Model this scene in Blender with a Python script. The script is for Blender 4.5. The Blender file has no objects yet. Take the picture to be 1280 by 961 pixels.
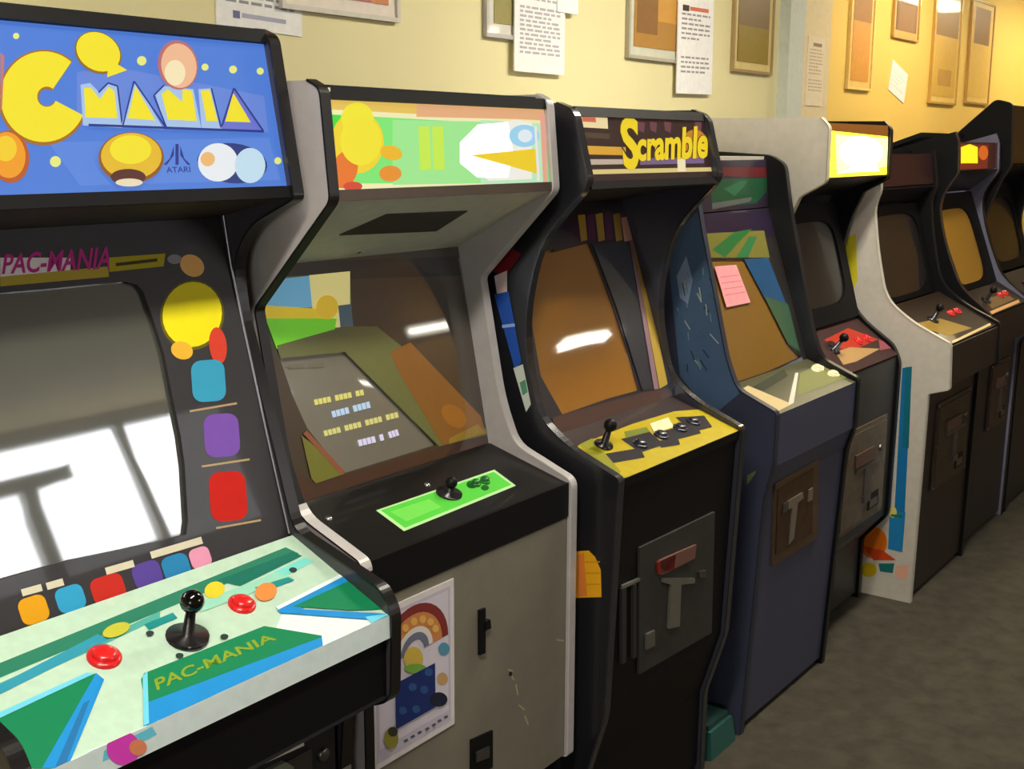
import bpy, math, random
import numpy as np
from mathutils import Vector, Matrix
from mathutils.geometry import tessellate_polygon
random.seed(4)
C = bpy.context.scene.collection
sc = bpy.context.scene

# ------------------------------------------------------------------ camera
FPX, YAW, PITCH, ROLL, EYE = 1514.46, 0.942704, -0.194786, 0.00411, 1.64
PPX, PPY = 640.0, 480.5
def cam_axes():
    fw = np.array([math.sin(YAW)*math.cos(PITCH), math.cos(YAW)*math.cos(PITCH), math.sin(PITCH)])
    r = np.cross(fw, [0, 0, 1]); r /= np.linalg.norm(r); u = np.cross(r, fw)
    c, s = math.cos(ROLL), math.sin(ROLL)
    return np.array([c*r + s*u, -s*r + c*u, fw])
CA = cam_axes()
EYEP = np.array([0, 0, EYE])
def ray(x, y):
    return CA.T @ np.array([(x-PPX)/FPX, -(y-PPY)/FPX, 1.0])
cam = bpy.data.cameras.new('camera'); camo = bpy.data.objects.new('camera', cam); C.objects.link(camo)
cam.sensor_width = 36.0; cam.lens = FPX/1280*36; cam.clip_start = 0.02
mw = Matrix.Identity(4)
for i in range(3):
    mw[i][0] = CA[0][i]; mw[i][1] = CA[1][i]; mw[i][2] = -CA[2][i]
mw.translation = Vector((0, 0, EYE)); camo.matrix_world = mw
sc.camera = camo

# ------------------------------------------------------------------ materials
def lin(c):
    def f(v):
        v = v/255
        return v/12.92 if v <= .04045 else ((v+.055)/1.055)**2.4
    return (f(c[0]), f(c[1]), f(c[2]), 1)
_mats = {}
def M(c, rough=.5, coat=0.0, emis=0.0, metal=0.0, noise=0.06, nscale=40, cior=1.5, spec=.5, bump=0.0, emc=None):
    key = (tuple(c), rough, coat, emis, metal, noise, nscale, cior, spec, bump, emc)
    if key in _mats: return _mats[key]
    m = bpy.data.materials.new('paint_%d' % len(_mats)); m.use_nodes = True
    nt = m.node_tree; b = nt.nodes['Principled BSDF']
    b.inputs['Roughness'].default_value = rough
    b.inputs['Metallic'].default_value = metal
    b.inputs['Specular IOR Level'].default_value = spec
    b.inputs['Coat Weight'].default_value = coat
    b.inputs['Coat Roughness'].default_value = .03
    b.inputs['Coat IOR'].default_value = cior
    col = lin(c)
    if emis:
        b.inputs['Emission Color'].default_value = lin(emc or c); b.inputs['Emission Strength'].default_value = emis
    if noise or bump:
        tc = nt.nodes.new('ShaderNodeTexCoord'); n = nt.nodes.new('ShaderNodeTexNoise')
        n.inputs['Scale'].default_value = nscale; n.inputs['Detail'].default_value = 5
        nt.links.new(tc.outputs['Object'], n.inputs['Vector'])
        mx = nt.nodes.new('ShaderNodeMix'); mx.data_type = 'RGBA'
        mx.inputs[6].default_value = tuple(max(0, v*(1-noise*2)) for v in col[:3])+(1,)
        mx.inputs[7].default_value = tuple(min(1, v*(1+noise*2)) for v in col[:3])+(1,)
        nt.links.new(n.outputs['Fac'], mx.inputs[0]); nt.links.new(mx.outputs[2], b.inputs['Base Color'])
        if bump:
            bp = nt.nodes.new('ShaderNodeBump'); bp.inputs['Strength'].default_value = bump; bp.inputs['Distance'].default_value = .01
            nt.links.new(n.outputs['Fac'], bp.inputs['Height']); nt.links.new(bp.outputs['Normal'], b.inputs['Normal'])
    else:
        b.inputs['Base Color'].default_value = col
    _mats[key] = m
    return m
def lit(c, s=.8):            # translucent backlit sign face
    return M(tuple(int(v*.35) for v in c), .35, 0.3, s, noise=0, emc=tuple(c))
def ink(c):                  # printed art
    return M(c, .5, 0, noise=.03, spec=.2)
def gl(c, cior=2.0, coat=1.0):   # dark glass / plexi
    return M(c, .35, coat, noise=.02, cior=cior)
BLACK = M((11, 10, 12), .5, spec=.25); SATIN = M((26, 25, 29), .3, .2); CHROME = M((190, 190, 195), .25, metal=1.0)
STEEL = M((120, 118, 116), .35, metal=.9)

# ------------------------------------------------------------------ mesh builder
class MB:
    def __init__(s): s.v = []; s.f = []; s.m = []; s.sm = []; s.mats = []
    def mi(s, m):
        if m not in s.mats: s.mats.append(m)
        return s.mats.index(m)
    def add(s, vs, fs, m, smooth=False):
        o = len(s.v); s.v += [tuple(map(float, p)) for p in vs]; k = s.mi(m)
        for f in fs: s.f.append([i+o for i in f]); s.m.append(k); s.sm.append(smooth)
        return s
    def box(s, x0, x1, y0, y1, z0, z1, m, bev=0.0):
        return s.hexa([(x0,y0,z0),(x1,y0,z0),(x1,y1,z0),(x0,y1,z0),(x0,y0,z1),(x1,y0,z1),(x1,y1,z1),(x0,y1,z1)], m)
    def hexa(s, p, m):
        return s.add(p, [(0,3,2,1),(4,5,6,7),(0,1,5,4),(1,2,6,5),(2,3,7,6),(3,0,4,7)], m)
    def prism(s, pts, off, m, m_side=None):       # pts: 3D polygon, off: extrusion vector
        n = len(pts); q = [tuple(np.array(p)+np.array(off)) for p in pts]
        s.add(list(pts)+q, [tuple(range(n)), tuple(range(2*n-1, n-1, -1))], m)
        s.add(list(pts)+q, [(i, (i+1) % n, n+(i+1) % n, n+i) for i in range(n)], m_side or m)
        return s
    def poly(s, pts, m): return s.add(pts, [tuple(range(len(pts)))], m)
    def tube(s, pts, r, m, n=10):
        pts = [np.array(p, float) for p in pts]; rs = r if isinstance(r, (list, tuple)) else [r]*len(pts)
        vs = []
        for i, p in enumerate(pts):
            d = pts[min(i+1, len(pts)-1)]-pts[max(i-1, 0)]; d /= np.linalg.norm(d)
            a = np.cross(d, [0, 0, 1.0] if abs(d[2]) < .9 else [1.0, 0, 0]); a /= np.linalg.norm(a); b = np.cross(d, a)
            vs += [p+rs[i]*(math.cos(2*math.pi*k/n)*a+math.sin(2*math.pi*k/n)*b) for k in range(n)]
        fs = [(i*n+k, i*n+(k+1) % n, (i+1)*n+(k+1) % n, (i+1)*n+k) for i in range(len(pts)-1) for k in range(n)]
        s.add(vs, fs, m, True)
        s.add(vs[:n], [tuple(range(n))], m); s.add(vs[-n:], [tuple(range(n))], m)
        return s
    def lathe(s, base, axis, prof, m, n=20):       # prof: (r, h) along axis
        ax = np.array(axis, float); ax /= np.linalg.norm(ax)
        a = np.cross(ax, [1.0, 0, 0]); a /= np.linalg.norm(a); b = np.cross(ax, a); base = np.array(base, float)
        vs = [base+ax*h+max(r, 1e-5)*(math.cos(2*math.pi*k/n)*a+math.sin(2*math.pi*k/n)*b) for r, h in prof for k in range(n)]
        fs = [(i*n+k, i*n+(k+1) % n, (i+1)*n+(k+1) % n, (i+1)*n+k) for i in range(len(prof)-1) for k in range(n)]
        return s.add(vs, fs, m, True)
    def build(s, name, parent=None, label=None, org=None):
        o0 = np.array(org if org is not None else (OFF.get(parent.name, (0, 0, 0)) if parent else (0, 0, 0)), float)
        me = bpy.data.meshes.new(name)
        me.from_pydata([tuple(np.array(v)-o0) for v in s.v], [], s.f)
        for m in s.mats: me.materials.append(m)
        for p, k, sm in zip(me.polygons, s.m, s.sm): p.material_index = k; p.use_smooth = sm
        me.update()
        o = bpy.data.objects.new(name, me); C.objects.link(o)
        if parent: o.parent = parent
        elif org is not None: o.location = org
        OFF[o.name] = tuple(o0)
        if label: o['label'] = label
        return o
OFF = {}
def tag(o, label, cat, group=None):
    o['label'] = label; o['category'] = cat
    if group: o['group'] = group
    return o
def struct(o): o['kind'] = 'structure'; return o
def thing(name, loc, label, cat, group=None):
    o = bpy.data.objects.new(name, None); C.objects.link(o); o.location = loc; o.empty_display_size = .1
    OFF[o.name] = tuple(loc); return tag(o, label, cat, group)

_txt = {}
def text2d(body, bold=0.0, shear=0.0):
    k = (body, bold, shear)
    if k in _txt: return _txt[k]
    cu = bpy.data.curves.new('t', 'FONT'); cu.body = body; cu.offset = bold; cu.shear = shear; cu.fill_mode = 'FRONT'; cu.resolution_u = 4
    ob = bpy.data.objects.new('t', cu); C.objects.link(ob)
    dg = bpy.context.evaluated_depsgraph_get(); dg.update()
    ev = ob.evaluated_get(dg); me = ev.to_mesh()
    v = np.array([(p.co.x, p.co.y) for p in me.vertices]); f = [tuple(p.vertices) for p in me.polygons]
    ev.to_mesh_clear(); bpy.data.objects.remove(ob); bpy.data.curves.remove(cu)
    v = (v-v.min(0))/(v.max(0)-v.min(0)); _txt[k] = (v, f)
    return _txt[k]

# planes on which printed art is laid
class Plane:
    def __init__(s, P, n): s.P = np.array(P, float); s.n = np.array(n, float)/np.linalg.norm(n)
    def at(s, x, y, off=0.0):                     # photo pixel -> point of this plane
        d = ray(x, y); t = ((s.P-EYEP)@s.n)/(d@s.n); return EYEP+d*t+s.n*off
def yz_plane(p0, p1):                             # panel running along the row
    return Plane((0, p0[0], p0[1]), (0, -(p1[1]-p0[1]), p1[0]-p0[0]))
def x_plane(x): return Plane((x, 0, 0), (-1, 0, 0))
class Art:
    """shapes printed on one face of a part (kept in that part's mesh)"""
    def __init__(s, mb, pl, step=.0005, xr=None):
        s.mb = mb; s.pl = pl; s.k = 1; s.step = min(step, .0003); s.boxes = []
        if xr is None and mb.v and abs(pl.n[0]) < .1:
            xs = [v[0] for v in mb.v]; xr = (min(xs), max(xs))
        s.lims = []
        if xr:
            s.lims += [(np.array((1., 0, 0)), xr[0]+.001), (np.array((-1., 0, 0)), -xr[1]+.001)]
            d = np.array((0, -pl.n[2], pl.n[1])); vs = [np.array(v) for v in mb.v if abs((np.array(v)-pl.P)@pl.n) < .002]
            if vs:
                t = [v@d for v in vs]; s.lims += [(d, min(t)+.0006), (-d, -max(t)+.0006)]
    def poly(s, pts, m):
        lv = s.level(pts)
        q = [s.pl.at(x, y, s.step*lv) for x, y in pts]
        if s.lims:
            for ax, lim in s.lims:
                out = []
                for i in range(len(q)):
                    A, B = q[i-1], q[i]; da, db = A@ax-lim, B@ax-lim
                    if (da >= 0) != (db >= 0): out.append(A+(B-A)*da/(da-db))
                    if db >= 0: out.append(B)
                q = out
                if len(q) < 3: s.k += 1; return s
        s.mb.poly(q, m); s.k += 1; return s
    def level(s, pts):                            # print layer: one above whatever it overlaps
        b = (min(p[0] for p in pts), min(p[1] for p in pts), max(p[0] for p in pts), max(p[1] for p in pts))
        lv = 1+max([c[4] for c in s.boxes if c[0] < b[2] and b[0] < c[2] and c[1] < b[3] and b[1] < c[3]] or [0])
        s.boxes.append((*b, lv)); return lv
    def ell(s, cx, cy, rx, ry, m, rot=0.0, a0=0, a1=360, n=28):
        c, q = math.cos(math.radians(rot)), math.sin(math.radians(rot)); pts = []
        for i in range(n if a1-a0 >= 360 else n+1):
            t = math.radians(a0+(a1-a0)*i/n); u, v = rx*math.cos(t), ry*math.sin(t)
            pts.append((cx+c*u-q*v, cy+q*u+c*v))
        return s.poly(pts, m)
    def rr(s, cx, cy, w, h, m, rot=0.0):          # rounded patch
        pts = []; r = min(w, h)*.3; c, q = math.cos(math.radians(rot)), math.sin(math.radians(rot))
        for sx, sy, a in ((1, 1, 0), (-1, 1, 90), (-1, -1, 180), (1, -1, 270)):
            for i in range(5):
                t = math.radians(a+22.5*i); u = sx*(w/2-r)+r*math.cos(t); v = sy*(h/2-r)+r*math.sin(t)
                pts.append((cx+c*u-q*v, cy+q*u+c*v))
        return s.poly(pts, m)
    def line(s, a, b, w, m):
        d = np.array(b, float)-np.array(a, float); n = np.array([-d[1], d[0]])/np.linalg.norm(d)*w/2
        return s.poly([np.array(a)+n, np.array(b)+n, np.array(b)-n, np.array(a)-n], m)
    def path(s, pts, w, m, closed=False):
        q = list(pts)+([pts[0]] if closed else [])
        for a, b in zip(q, q[1:]): s.line(a, b, w, m); s.k -= 1
        s.k += 1; return s
    def text(s, body, quad, m, bold=0.0, shear=0.0):
        lv = s.level(quad); v, f = text2d(body, bold, shear); TL, TR, BR, BL = [np.array(p, float) for p in quad]
        vs = []
        for u, w in v:
            p = (BL*(1-u)+BR*u)*(1-w)+(TL*(1-u)+TR*u)*w; vs.append(s.pl.at(p[0], p[1], s.step*lv))
        s.mb.add(vs, f, m); s.k += 1; return s

def fillet(pts, rad, n=5):
    """round the corners of an open (Y,Z) polyline; rad: one radius or one per point"""
    out = []
    for i, p in enumerate(pts):
        r = rad[i] if isinstance(rad, (list, tuple)) else rad
        if i in (0, len(pts)-1) or r <= 0: out.append(p); continue
        p = np.array(p); a = np.array(pts[i-1])-p; b = np.array(pts[i+1])-p
        la, lb = np.linalg.norm(a), np.linalg.norm(b); d = min(r, la*.48, lb*.48)
        A, B = p+a/la*d, p+b/lb*d
        for k in range(n+1):
            t = k/n; q = (1-t)**2*A+2*t*(1-t)*p+t*t*B; out.append(tuple(q))
    return out

# ------------------------------------------------------------------ cabinet pieces
def side_panel(root, x0, x1, front, back, m, edge_m, art=None, name='side_panel', label=None, edge_label=None):
    mb = MB(); pr = list(front)+list(back)
    mb.prism([(x0, y, z) for y, z in pr], (x1-x0, 0, 0), m)
    if art: art(mb)
    o = mb.build(name, root, label)
    e = MB(); n = len(front); nr = []
    for i in range(n):
        a = np.array(front[max(i-1, 0)]); b = np.array(front[min(i+1, n-1)]); d = b-a; d /= (np.linalg.norm(d)+1e-9)
        nr.append(np.array([-d[1], d[0]]))
    ou = [np.array(front[i])+nr[i]*.0025 for i in range(n)]; inn = [np.array(front[i])-nr[i]*.001 for i in range(n)]
    vs = []
    for i in range(n):
        vs += [(x0-.001, *inn[i]), (x0-.001, *ou[i]), (x1+.001, *ou[i]), (x1+.001, *inn[i])]
    fs = [(4*i+k, 4*i+k+1, 4*i+5+k, 4*i+4+k) for i in range(n-1) for k in range(3)]
    e.add(vs, fs, edge_m)
    e.build('edge_trim', o, edge_label)
    return o
def slab(mb, p0, p1, x0, x1, th, m):
    d = np.array([p1[0]-p0[0], p1[1]-p0[1]]); d /= np.linalg.norm(d); n = np.array([d[1], -d[0]])*th   # inward
    q0 = (p0[0]+n[0], p0[1]+n[1]); q1 = (p1[0]+n[0], p1[1]+n[1])
    return mb.hexa([(x0, *p0), (x1, *p0), (x1, *q0), (x0, *q0), (x0, *p1), (x1, *p1), (x1, *q1), (x0, *q1)], m)
def bezel_with_screen(root, pl, p0, p1, x0, x1, hole_px, m, m_screen, depth=.012, bulge=.004, art=None, screen_art=None, screen_name='screen', sl=None):
    """bezel sheet with an opening, and the picture tube set back in it"""
    n = pl.n
    outer = [np.array((x0, *p0)), np.array((x1, *p0)), np.array((x1, *p1)), np.array((x0, *p1))]
    hole = [pl.at(x, y) for x, y in hole_px]
    hole = [np.array((min(max(h[0], x0+.006), x1-.006), h[1], h[2])) for h in hole]
    mb = MB(); allv = outer+hole
    tris = tessellate_polygon([[Vector(v) for v in outer], [Vector(v) for v in hole]])
    mb.add(allv, [tuple(t) for t in tris], m)
    k = len(hole); back = [h-n*(depth+.01) for h in hole]
    mb.add(hole+back, [(i, (i+1) % k, k+(i+1) % k, k+i) for i in range(k)], m)
    ob = [v-n*.02 for v in outer]
    mb.add(outer+ob, [(i, (i+1) % 4, 4+(i+1) % 4, 4+i) for i in range(4)], m)
    if art: art(Art(mb, pl))
    bz = mb.build('monitor_bezel', root)
    s = MB(); c = sum(hole)/k; vs = []; R = [1.0, .75, .5, .25]
    for r in R:
        vs += [c+(h-c)*r*1.0-n*(depth-bulge*(1-r*r)) for h in hole]
    vs.append(c-n*(depth-bulge)); fs = [(j*k+i, j*k+(i+1) % k, (j+1)*k+(i+1) % k, (j+1)*k+i) for j in range(3) for i in range(k)]
    fs += [(3*k+i, 3*k+(i+1) % k, 4*k) for i in range(k)]
    s.add(vs, fs, m_screen, True)
    if screen_art: screen_art(Art(s, Plane(c-n*(depth-bulge-.0005), n), xr=False))
    s.build(screen_name, bz, sl)
    return bz
def joystick(root, base, n, m_ball, h=.06, r=.017, washer=.03):
    base = np.array(base); n = np.array(n)
    mb = MB(); mb.lathe(base, n, [(0, .004), (washer, .004), (washer, 0), (washer, .006), (.009, .008), (.007, h), (0, h)], SATIN)
    o = mb.build('joystick', root)
    b = MB(); b.lathe(base+n*(h+r*.7), n, [(r*math.sin(math.pi*i/10), -r*math.cos(math.pi*i/10)) for i in range(11)], m_ball)
    b.build('joystick_ball', o)
    return o
def button(root, base, n, m, r=.016, rim=None):
    mb = MB(); base = np.array(base)
    mb.lathe(base, n, [(r*1.35, 0), (r*1.35, .004), (r*1.05, .007), (r*.95, .005)], rim or m)
    mb.lathe(base, n, [(r*.93, .004), (r*.93, .010), (r*.7, .012), (0, .0125)], m)
    return mb.build('button', root)
def coin_door(root, y, px, m, m_trim, m_slot, style=0):
    """metal coin door on a front panel at Y=y; px: top-left, bottom-right photo pixels"""
    pl = Plane((0, y, 0), (0, -1, 0)); a, b = pl.at(*px[0]), pl.at(*px[1])
    x0, x1, z1, z0 = a[0], b[0], a[2], b[2]; w, h = x1-x0, z1-z0
    mb = MB(); mb.box(x0, x1, y-.006, y+.002, z0, z1, m)
    mb.box(x0+.015, x1-.015, y-.009, y-.006, z0+.015, z1-.015, m)
    for sx in (x0+.009, x1-.009):
        for sz in (z0+.01, (z0+z1)/2, z1-.01): mb.lathe((sx, y-.006, sz), (0, -1, 0), [(.005, 0), (.004, .003), (0, .0035)], m_trim, 8)
    o = mb.build('coin_door', root)
    zc = z0+h*.52
    t = MB(); t.box(x0+w*.28, x1-w*.16, y-.014, y-.008, zc+.016, zc+.030, m_trim); t.box(x0+w*.48, x0+w*.6, y-.015, y-.008, z0+h*.24, zc+.018, m_trim)
    t.box(x0+w*.47, x0+w*.61, y-.02, y-.008, z0+h*.22, z0+h*.29, m_trim)
    t.build('coin_chute_plate', o)
    s = MB(); s.box(x0+w*.25, x0+w*.68, y-.016, y-.008, zc+h*.1, zc+h*.23, m_slot); s.build('coin_slot', o)
    c = MB(); c.box(x0+w*.62, x0+w*.85, y-.012, y-.008, z0+h*.1, z0+h*.26, BLACK); c.box(x0+w*.65, x0+w*.82, y-.013, y-.011, z0+h*.12, z0+h*.2, m_trim); c.build('coin_return', o)
    k = MB(); k.lathe((x0+w*.84, y-.008, zc+.06), (0, -1, 0), [(.012, 0), (.012, .006), (.008, .008), (0, .008)], m_trim, 14); k.build('lock', o)
    return o

BACKY = 2.19
def shell(root, x0, x1, segs, ztop, yroof, m, zback=None):
    for name, p0, p1, mm in segs:
        mb = MB(); slab(mb, p0, p1, x0, x1, .018, mm); mb.build(name, root)
    mb = MB(); zb = ztop if zback is None else zback
    mb.prism([(x0, yroof, ztop-.02), (x0, yroof, ztop-.002), (x0, BACKY-.005, zb-.002), (x0, BACKY-.005, zb-.02)], (x1-x0, 0, 0), m); mb.build('roof_panel', root)
    mb = MB(); mb.box(x0, x1, BACKY-.025, BACKY-.005, .02, zb-.02, m); mb.build('back_panel', root)

def px_box(root, pl, pts, dep, m, name, parent=None, label=None):
    q = [pl.at(x, y, .0002) for x, y in pts]; mb = MB(); mb.prism(q, tuple(pl.n*dep), m); return mb.build(name, parent or root, label)

# ================================================================== 1  blue-marquee cabinet
X0, X1, T = .713, 1.39, .021
r1 = thing('arcade_cabinet', ((X0+X1)/2, 1.36, 0), 'black arcade cabinet with blue star marquee and teal control panel', 'arcade cabinet', 'row of arcade cabinets along the wall')
prof1 = fillet([(1.37, 0), (1.352, .60), (1.342, .708), (1.236, .752), (1.231, .905), (1.255, .94), (1.449, 1.0), (1.505, 1.187), (1.566, 1.37), (1.572, 1.455), (1.527, 1.512), (1.424, 1.556), (1.470, 1.806), (1.500, 1.818)],
               [0, .02, .02, .025, .02, .015, .03, .1, .1, .05, .03, .008, .012, 0])
back1 = [(BACKY, 1.818), (BACKY, 0)]
edge1 = M((22, 20, 22), .3, .3)
grayin = M((62, 58, 66), .35, .3)
for xa, nm in ((X0, 'a'), (X1-T, 'b')):
    sp = side_panel(r1, xa, xa+T, prof1, back1, grayin, edge1)
    e = MB(); e.box(xa-.0015, xa+T+.0015, 1.349, 1.3525, .03, .595, M((150, 150, 138), .4)); 
    e.build('corner_strip', sp, 'pale grey metal corner strip')
xi0, xi1 = X0+T, X1-T
mq0, mq1 = (1.438, 1.572), (1.482, 1.802)
shell(r1, xi0, xi1, [('front_panel', (1.372, .03), (1.362, .70), BLACK), ('overhang_panel', (1.352, .715), (1.242, .757), BLACK),
      ('control_front', (1.244, .757), (1.243, .864), BLACK),
      ('speaker_panel', (1.603, 1.520), (1.437, 1.560), M((58, 46, 44), .5))], 1.815, 1.50, BLACK)
# marquee
pm = yz_plane(mq0, mq1)
mb = MB(); BL1 = lit((78, 128, 222)); slab(mb, mq0, mq1, xi0, xi1, .012, BL1)
a = Art(mb, pm)
Y1, YD, NV, WH, PAL, LAV = lit((250, 232, 40)), lit((235, 190, 40)), lit((34, 50, 140)), lit((240, 245, 250)), lit((170, 200, 240)), lit((150, 150, 225))
PK, ORG, MAR = lit((245, 190, 150)), lit((246, 160, 30)), lit((90, 40, 30))
a.poly([(96, 90), (150, 85), (330, 120), (335, 165), (150, 160), (96, 140)], lit((104, 138, 224)))
a.poly([(60, 178), (336, 172), (350, 225), (100, 232)], lit((92, 138, 228)))
for x, y, r in ((177, 76, 6), (256, 84, 4.5), (291, 87, 5), (325, 89, 4.5), (69, 202, 7), (347, 201, 4.5), (20, 45, 4)):
    a.ell(x, y, r, r, lit((236, 240, 130)), n=12)
# big initial letter, an open ring
def cring(cx, cy, ro, ri, m, a0=32, a1=318, sq=1.0, rot=-8):
    pts = []; n = 40
    for i in range(n+1):
        t = math.radians(a0+(a1-a0)*i/n); pts.append((cx+ro*math.cos(t+math.radians(rot)), cy+ro*sq*math.sin(t+math.radians(rot))))
    for i in range(n, -1, -1):
        t = math.radians(a0+(a1-a0)*i/n); pts.append((cx+4+ri*math.cos(t+math.radians(rot)), cy+ri*sq*math.sin(t+math.radians(rot))))
    return pts
a.poly(cring(54, 122, 57, 10, lit((150, 90, 30)), sq=1.05), lit((170, 110, 30))); a.poly(cring(54, 121, 54, 12, Y1, sq=1.05), Y1)
a.poly([(0, 66), (5, 70), (2, 135), (0, 140)], lit((200, 120, 120)))
# M A N I A built as low pyramids with pale bases
a.poly([(100, 106), (112, 104), (124, 116), (134, 104), (146, 108), (152, 160), (103, 157)], PAL); a.poly([(104, 110), (113, 110), (124, 124), (135, 109), (142, 114), (146, 148), (106, 147)], Y1); a.path([(152, 158), (146, 108), (134, 104), (122, 116)], 2, NV)
a.poly([(150, 158), (168, 102), (204, 162)], PAL); a.poly([(158, 148), (168, 108), (193, 151)], Y1); a.path([(152, 158), (166, 102), (206, 160)], 2, NV)
a.poly([(192, 118), (204, 108), (240, 112), (250, 162), (206, 160)], PAL); a.poly([(200, 118), (208, 112), (226, 128), (226, 112), (238, 114), (244, 152), (208, 150)], Y1); a.path([(206, 160), (190, 120), (203, 107)], 2, NV)
a.poly([(246, 112), (262, 111), (275, 162), (250, 162)], PAL); a.poly([(249, 114), (260, 113), (270, 152), (256, 152)], Y1); a.path([(262, 111), (274, 160)], 2, NV)
a.poly([(275, 160), (291, 110), (328, 165)], lit((110, 120, 215))); a.poly([(281, 152), (291, 116), (313, 153)], Y1); a.path([(275, 158), (290, 111), (327, 165)], 2.2, NV)
a.path([(108, 157), (327, 165)], 3, NV)
# plain colour patches where the artwork figures are
a.ell(122, 66, 31, 25, lit((150, 110, 20)), 32); a.ell(122, 65, 29, 23, Y1, 32); a.poly([(135, 74), (158, 88), (133, 97)], Y1)
a.ell(220, 82, 25, 31, lit((190, 110, 110)), -10); a.ell(221, 83, 22, 28, PK, -10); a.ell(216, 92, 13, 16, lit((252, 235, 190)))
a.ell(161, 198, 41, 32, lit((150, 90, 20))); a.ell(161, 196, 38, 29, YD); a.ell(160, 188, 26, 18, Y1); a.ell(157, 222, 22, 10, MAR); a.ell(158, 229, 17, 5, lit((240, 225, 190)))
a.ell(290, 204, 44, 25, lit((40, 60, 130)), 6); a.ell(272, 203, 25, 24, WH); a.ell(312, 207, 19, 22, lit((200, 230, 248))); a.ell(259, 199, 9, 9, lit((245, 190, 120)))
a.ell(11, 196, 25, 33, lit((190, 90, 30)), -8); a.ell(9, 194, 22, 29, ORG, -8); a.ell(6, 186, 14, 16, lit((250, 210, 40)))
# maker's three-stroke peak mark and word
a.poly([(219, 180), (223, 180), (223, 206), (219, 206)], NV); a.poly([(217, 182), (217, 194), (208, 206), (204, 206), (212, 198)], NV); a.poly([(225, 182), (225, 194), (234, 206), (238, 206), (230, 198)], NV)
a.text('ATARI', [(207, 209), (237, 208), (238, 215), (208, 216)], NV, .01)
mb.build('marquee', r1, 'backlit blue marquee with yellow lettering')
for nm, p0, p1 in (('marquee_retainer', (1.427, 1.558), (1.430, 1.576)), ('marquee_retainer', (1.472, 1.797), (1.477, 1.817))):
    mb = MB(); slab(mb, p0, p1, xi0, xi1, .02, BLACK); mb.build(nm, r1)
# bezel and tube
b0, b1 = (1.457, .985), (1.600, 1.520)
pb = yz_plane(b0, b1)
def bezel1(a):
    YE, OL = ink((252, 236, 30)), ink((110, 100, 30))
    # title strip
    a.poly([(0, 322), (88, 322), (88, 341), (0, 346)], ink((250, 246, 250)))
    a.poly([(0, 346), (135, 333), (136, 346), (0, 358)], ink((196, 176, 60)))
    a.text('PAC-MANIA', [(2, 318), (138, 308), (138, 336), (2, 343)], ink((205, 48, 150)), .02, .2)
    a.poly([(136, 322), (206, 317), (204, 333), (136, 340)], ink((190, 176, 28))); a.path([(144, 331), (196, 325)], 4, ink((70, 66, 20)))
    # colour patches down the right side
    a.ell(240, 332, 16, 13, ink((246, 190, 110)), 35); a.ell(218, 324, 9, 6, ink((150, 150, 160)))
    a.ell(240, 394, 40, 44, OL, 12); a.ell(240, 393, 37, 41, YE, 12)
    a.ell(227, 438, 14, 11, ink((244, 190, 60)), 20); a.ell(272, 432, 11, 23, ink((222, 70, 50)), -6)
    a.rr(260, 476, 42, 52, ink((60, 166, 206)), -4); a.rr(277, 544, 44, 54, ink((126, 84, 184)), -4); a.rr(285, 620, 46, 62, ink((206, 34, 24)), -4)
    for p, q in (((237, 514), (296, 504)), ((252, 583), (312, 574)), ((270, 660), (326, 650))): a.line(p, q, 2.5, ink((190, 160, 120)))
    # colour patches in the row below the tube
    for x, y, c, w, h in ((42, 762, (236, 168, 26), 36, 34), (88, 748, (54, 168, 220), 36, 32), (135, 736, (206, 46, 36), 42, 34), (184, 718, (94, 72, 164), 36, 32), (220, 709, (44, 138, 196), 34, 32), (250, 697, (240, 160, 196), 26, 26)):
        a.rr(x, y, w, h, ink(c), -18)
    for p, q in (((27, 741), (52, 734)), ((58, 733), (79, 727)), ((132, 714), (167, 704)), ((188, 694), (252, 675))): a.line(p, q, 9, ink((225, 218, 196)))
hole1 = [(-60, 371), (0, 366), (60, 361), (120, 355), (157, 352), (172, 356), (179, 364), (192, 400), (205, 441), (216, 497), (226, 545), (231, 582), (235, 650), (233, 668), (210, 674), (150, 687), (91, 699), (40, 713), (-20, 730), (-70, 745)]
bz = bezel_with_screen(r1, pb, b0, b1, xi0, xi1, hole1, M((48, 46, 50), .5, .15), gl((70, 72, 64), 2.15), .008, .0006, bezel1)
mb = MB(); 
mb.tube([(xi1-.003, 1.590, 1.530), (xi1-.003, 1.575, 1.44), (xi1-.003, 1.552, 1.345), (xi1-.003, 1.505, 1.17), (xi1-.003, 1.456, .995)], .0025, M((170, 170, 178), .3, metal=.8), 6)
mb.build('bezel_strip', r1, 'thin silver strip beside the monitor bezel')
# control panel
c0, c1 = (1.236, .899), (1.452, .992)
pc = yz_plane(c0, c1); nc = pc.n
mb = MB(); MINT = M((190, 220, 200), .35, .4, nscale=60); slab(mb, c0, c1, xi0, xi1, .018, MINT)
a = Art(mb, pc)
GR, TE, BL, CY, WT = ink((18, 128, 84)), ink((28, 140, 140)), ink((30, 140, 214)), ink((110, 206, 234)), ink((226, 244, 248))
a.poly([(-60, 853), (357, 684), (374, 692), (-60, 872)], ink((44, 126, 100)))
a.poly([(-60, 880), (130, 797), (200, 764), (200, 772), (130, 806), (-60, 892)], ink((80, 170, 160)))
a.poly([(270, 726), (366, 690), (378, 695), (300, 733)], ink((26, 112, 96))); a.poly([(300, 736), (380, 697), (392, 702), (330, 734)], ink((120, 214, 206)))
a.poly([(-20, 866), (122, 793), (136, 800), (-20, 878)], ink((50, 150, 176)))
a.poly([(180, 781), (216, 766), (222, 773), (186, 788)], TE); a.poly([(238, 757), (345, 716), (366, 722), (250, 766)], ink((150, 212, 190)))
a.poly([(318, 735), (360, 722), (368, 726), (326, 741)], TE)
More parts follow.
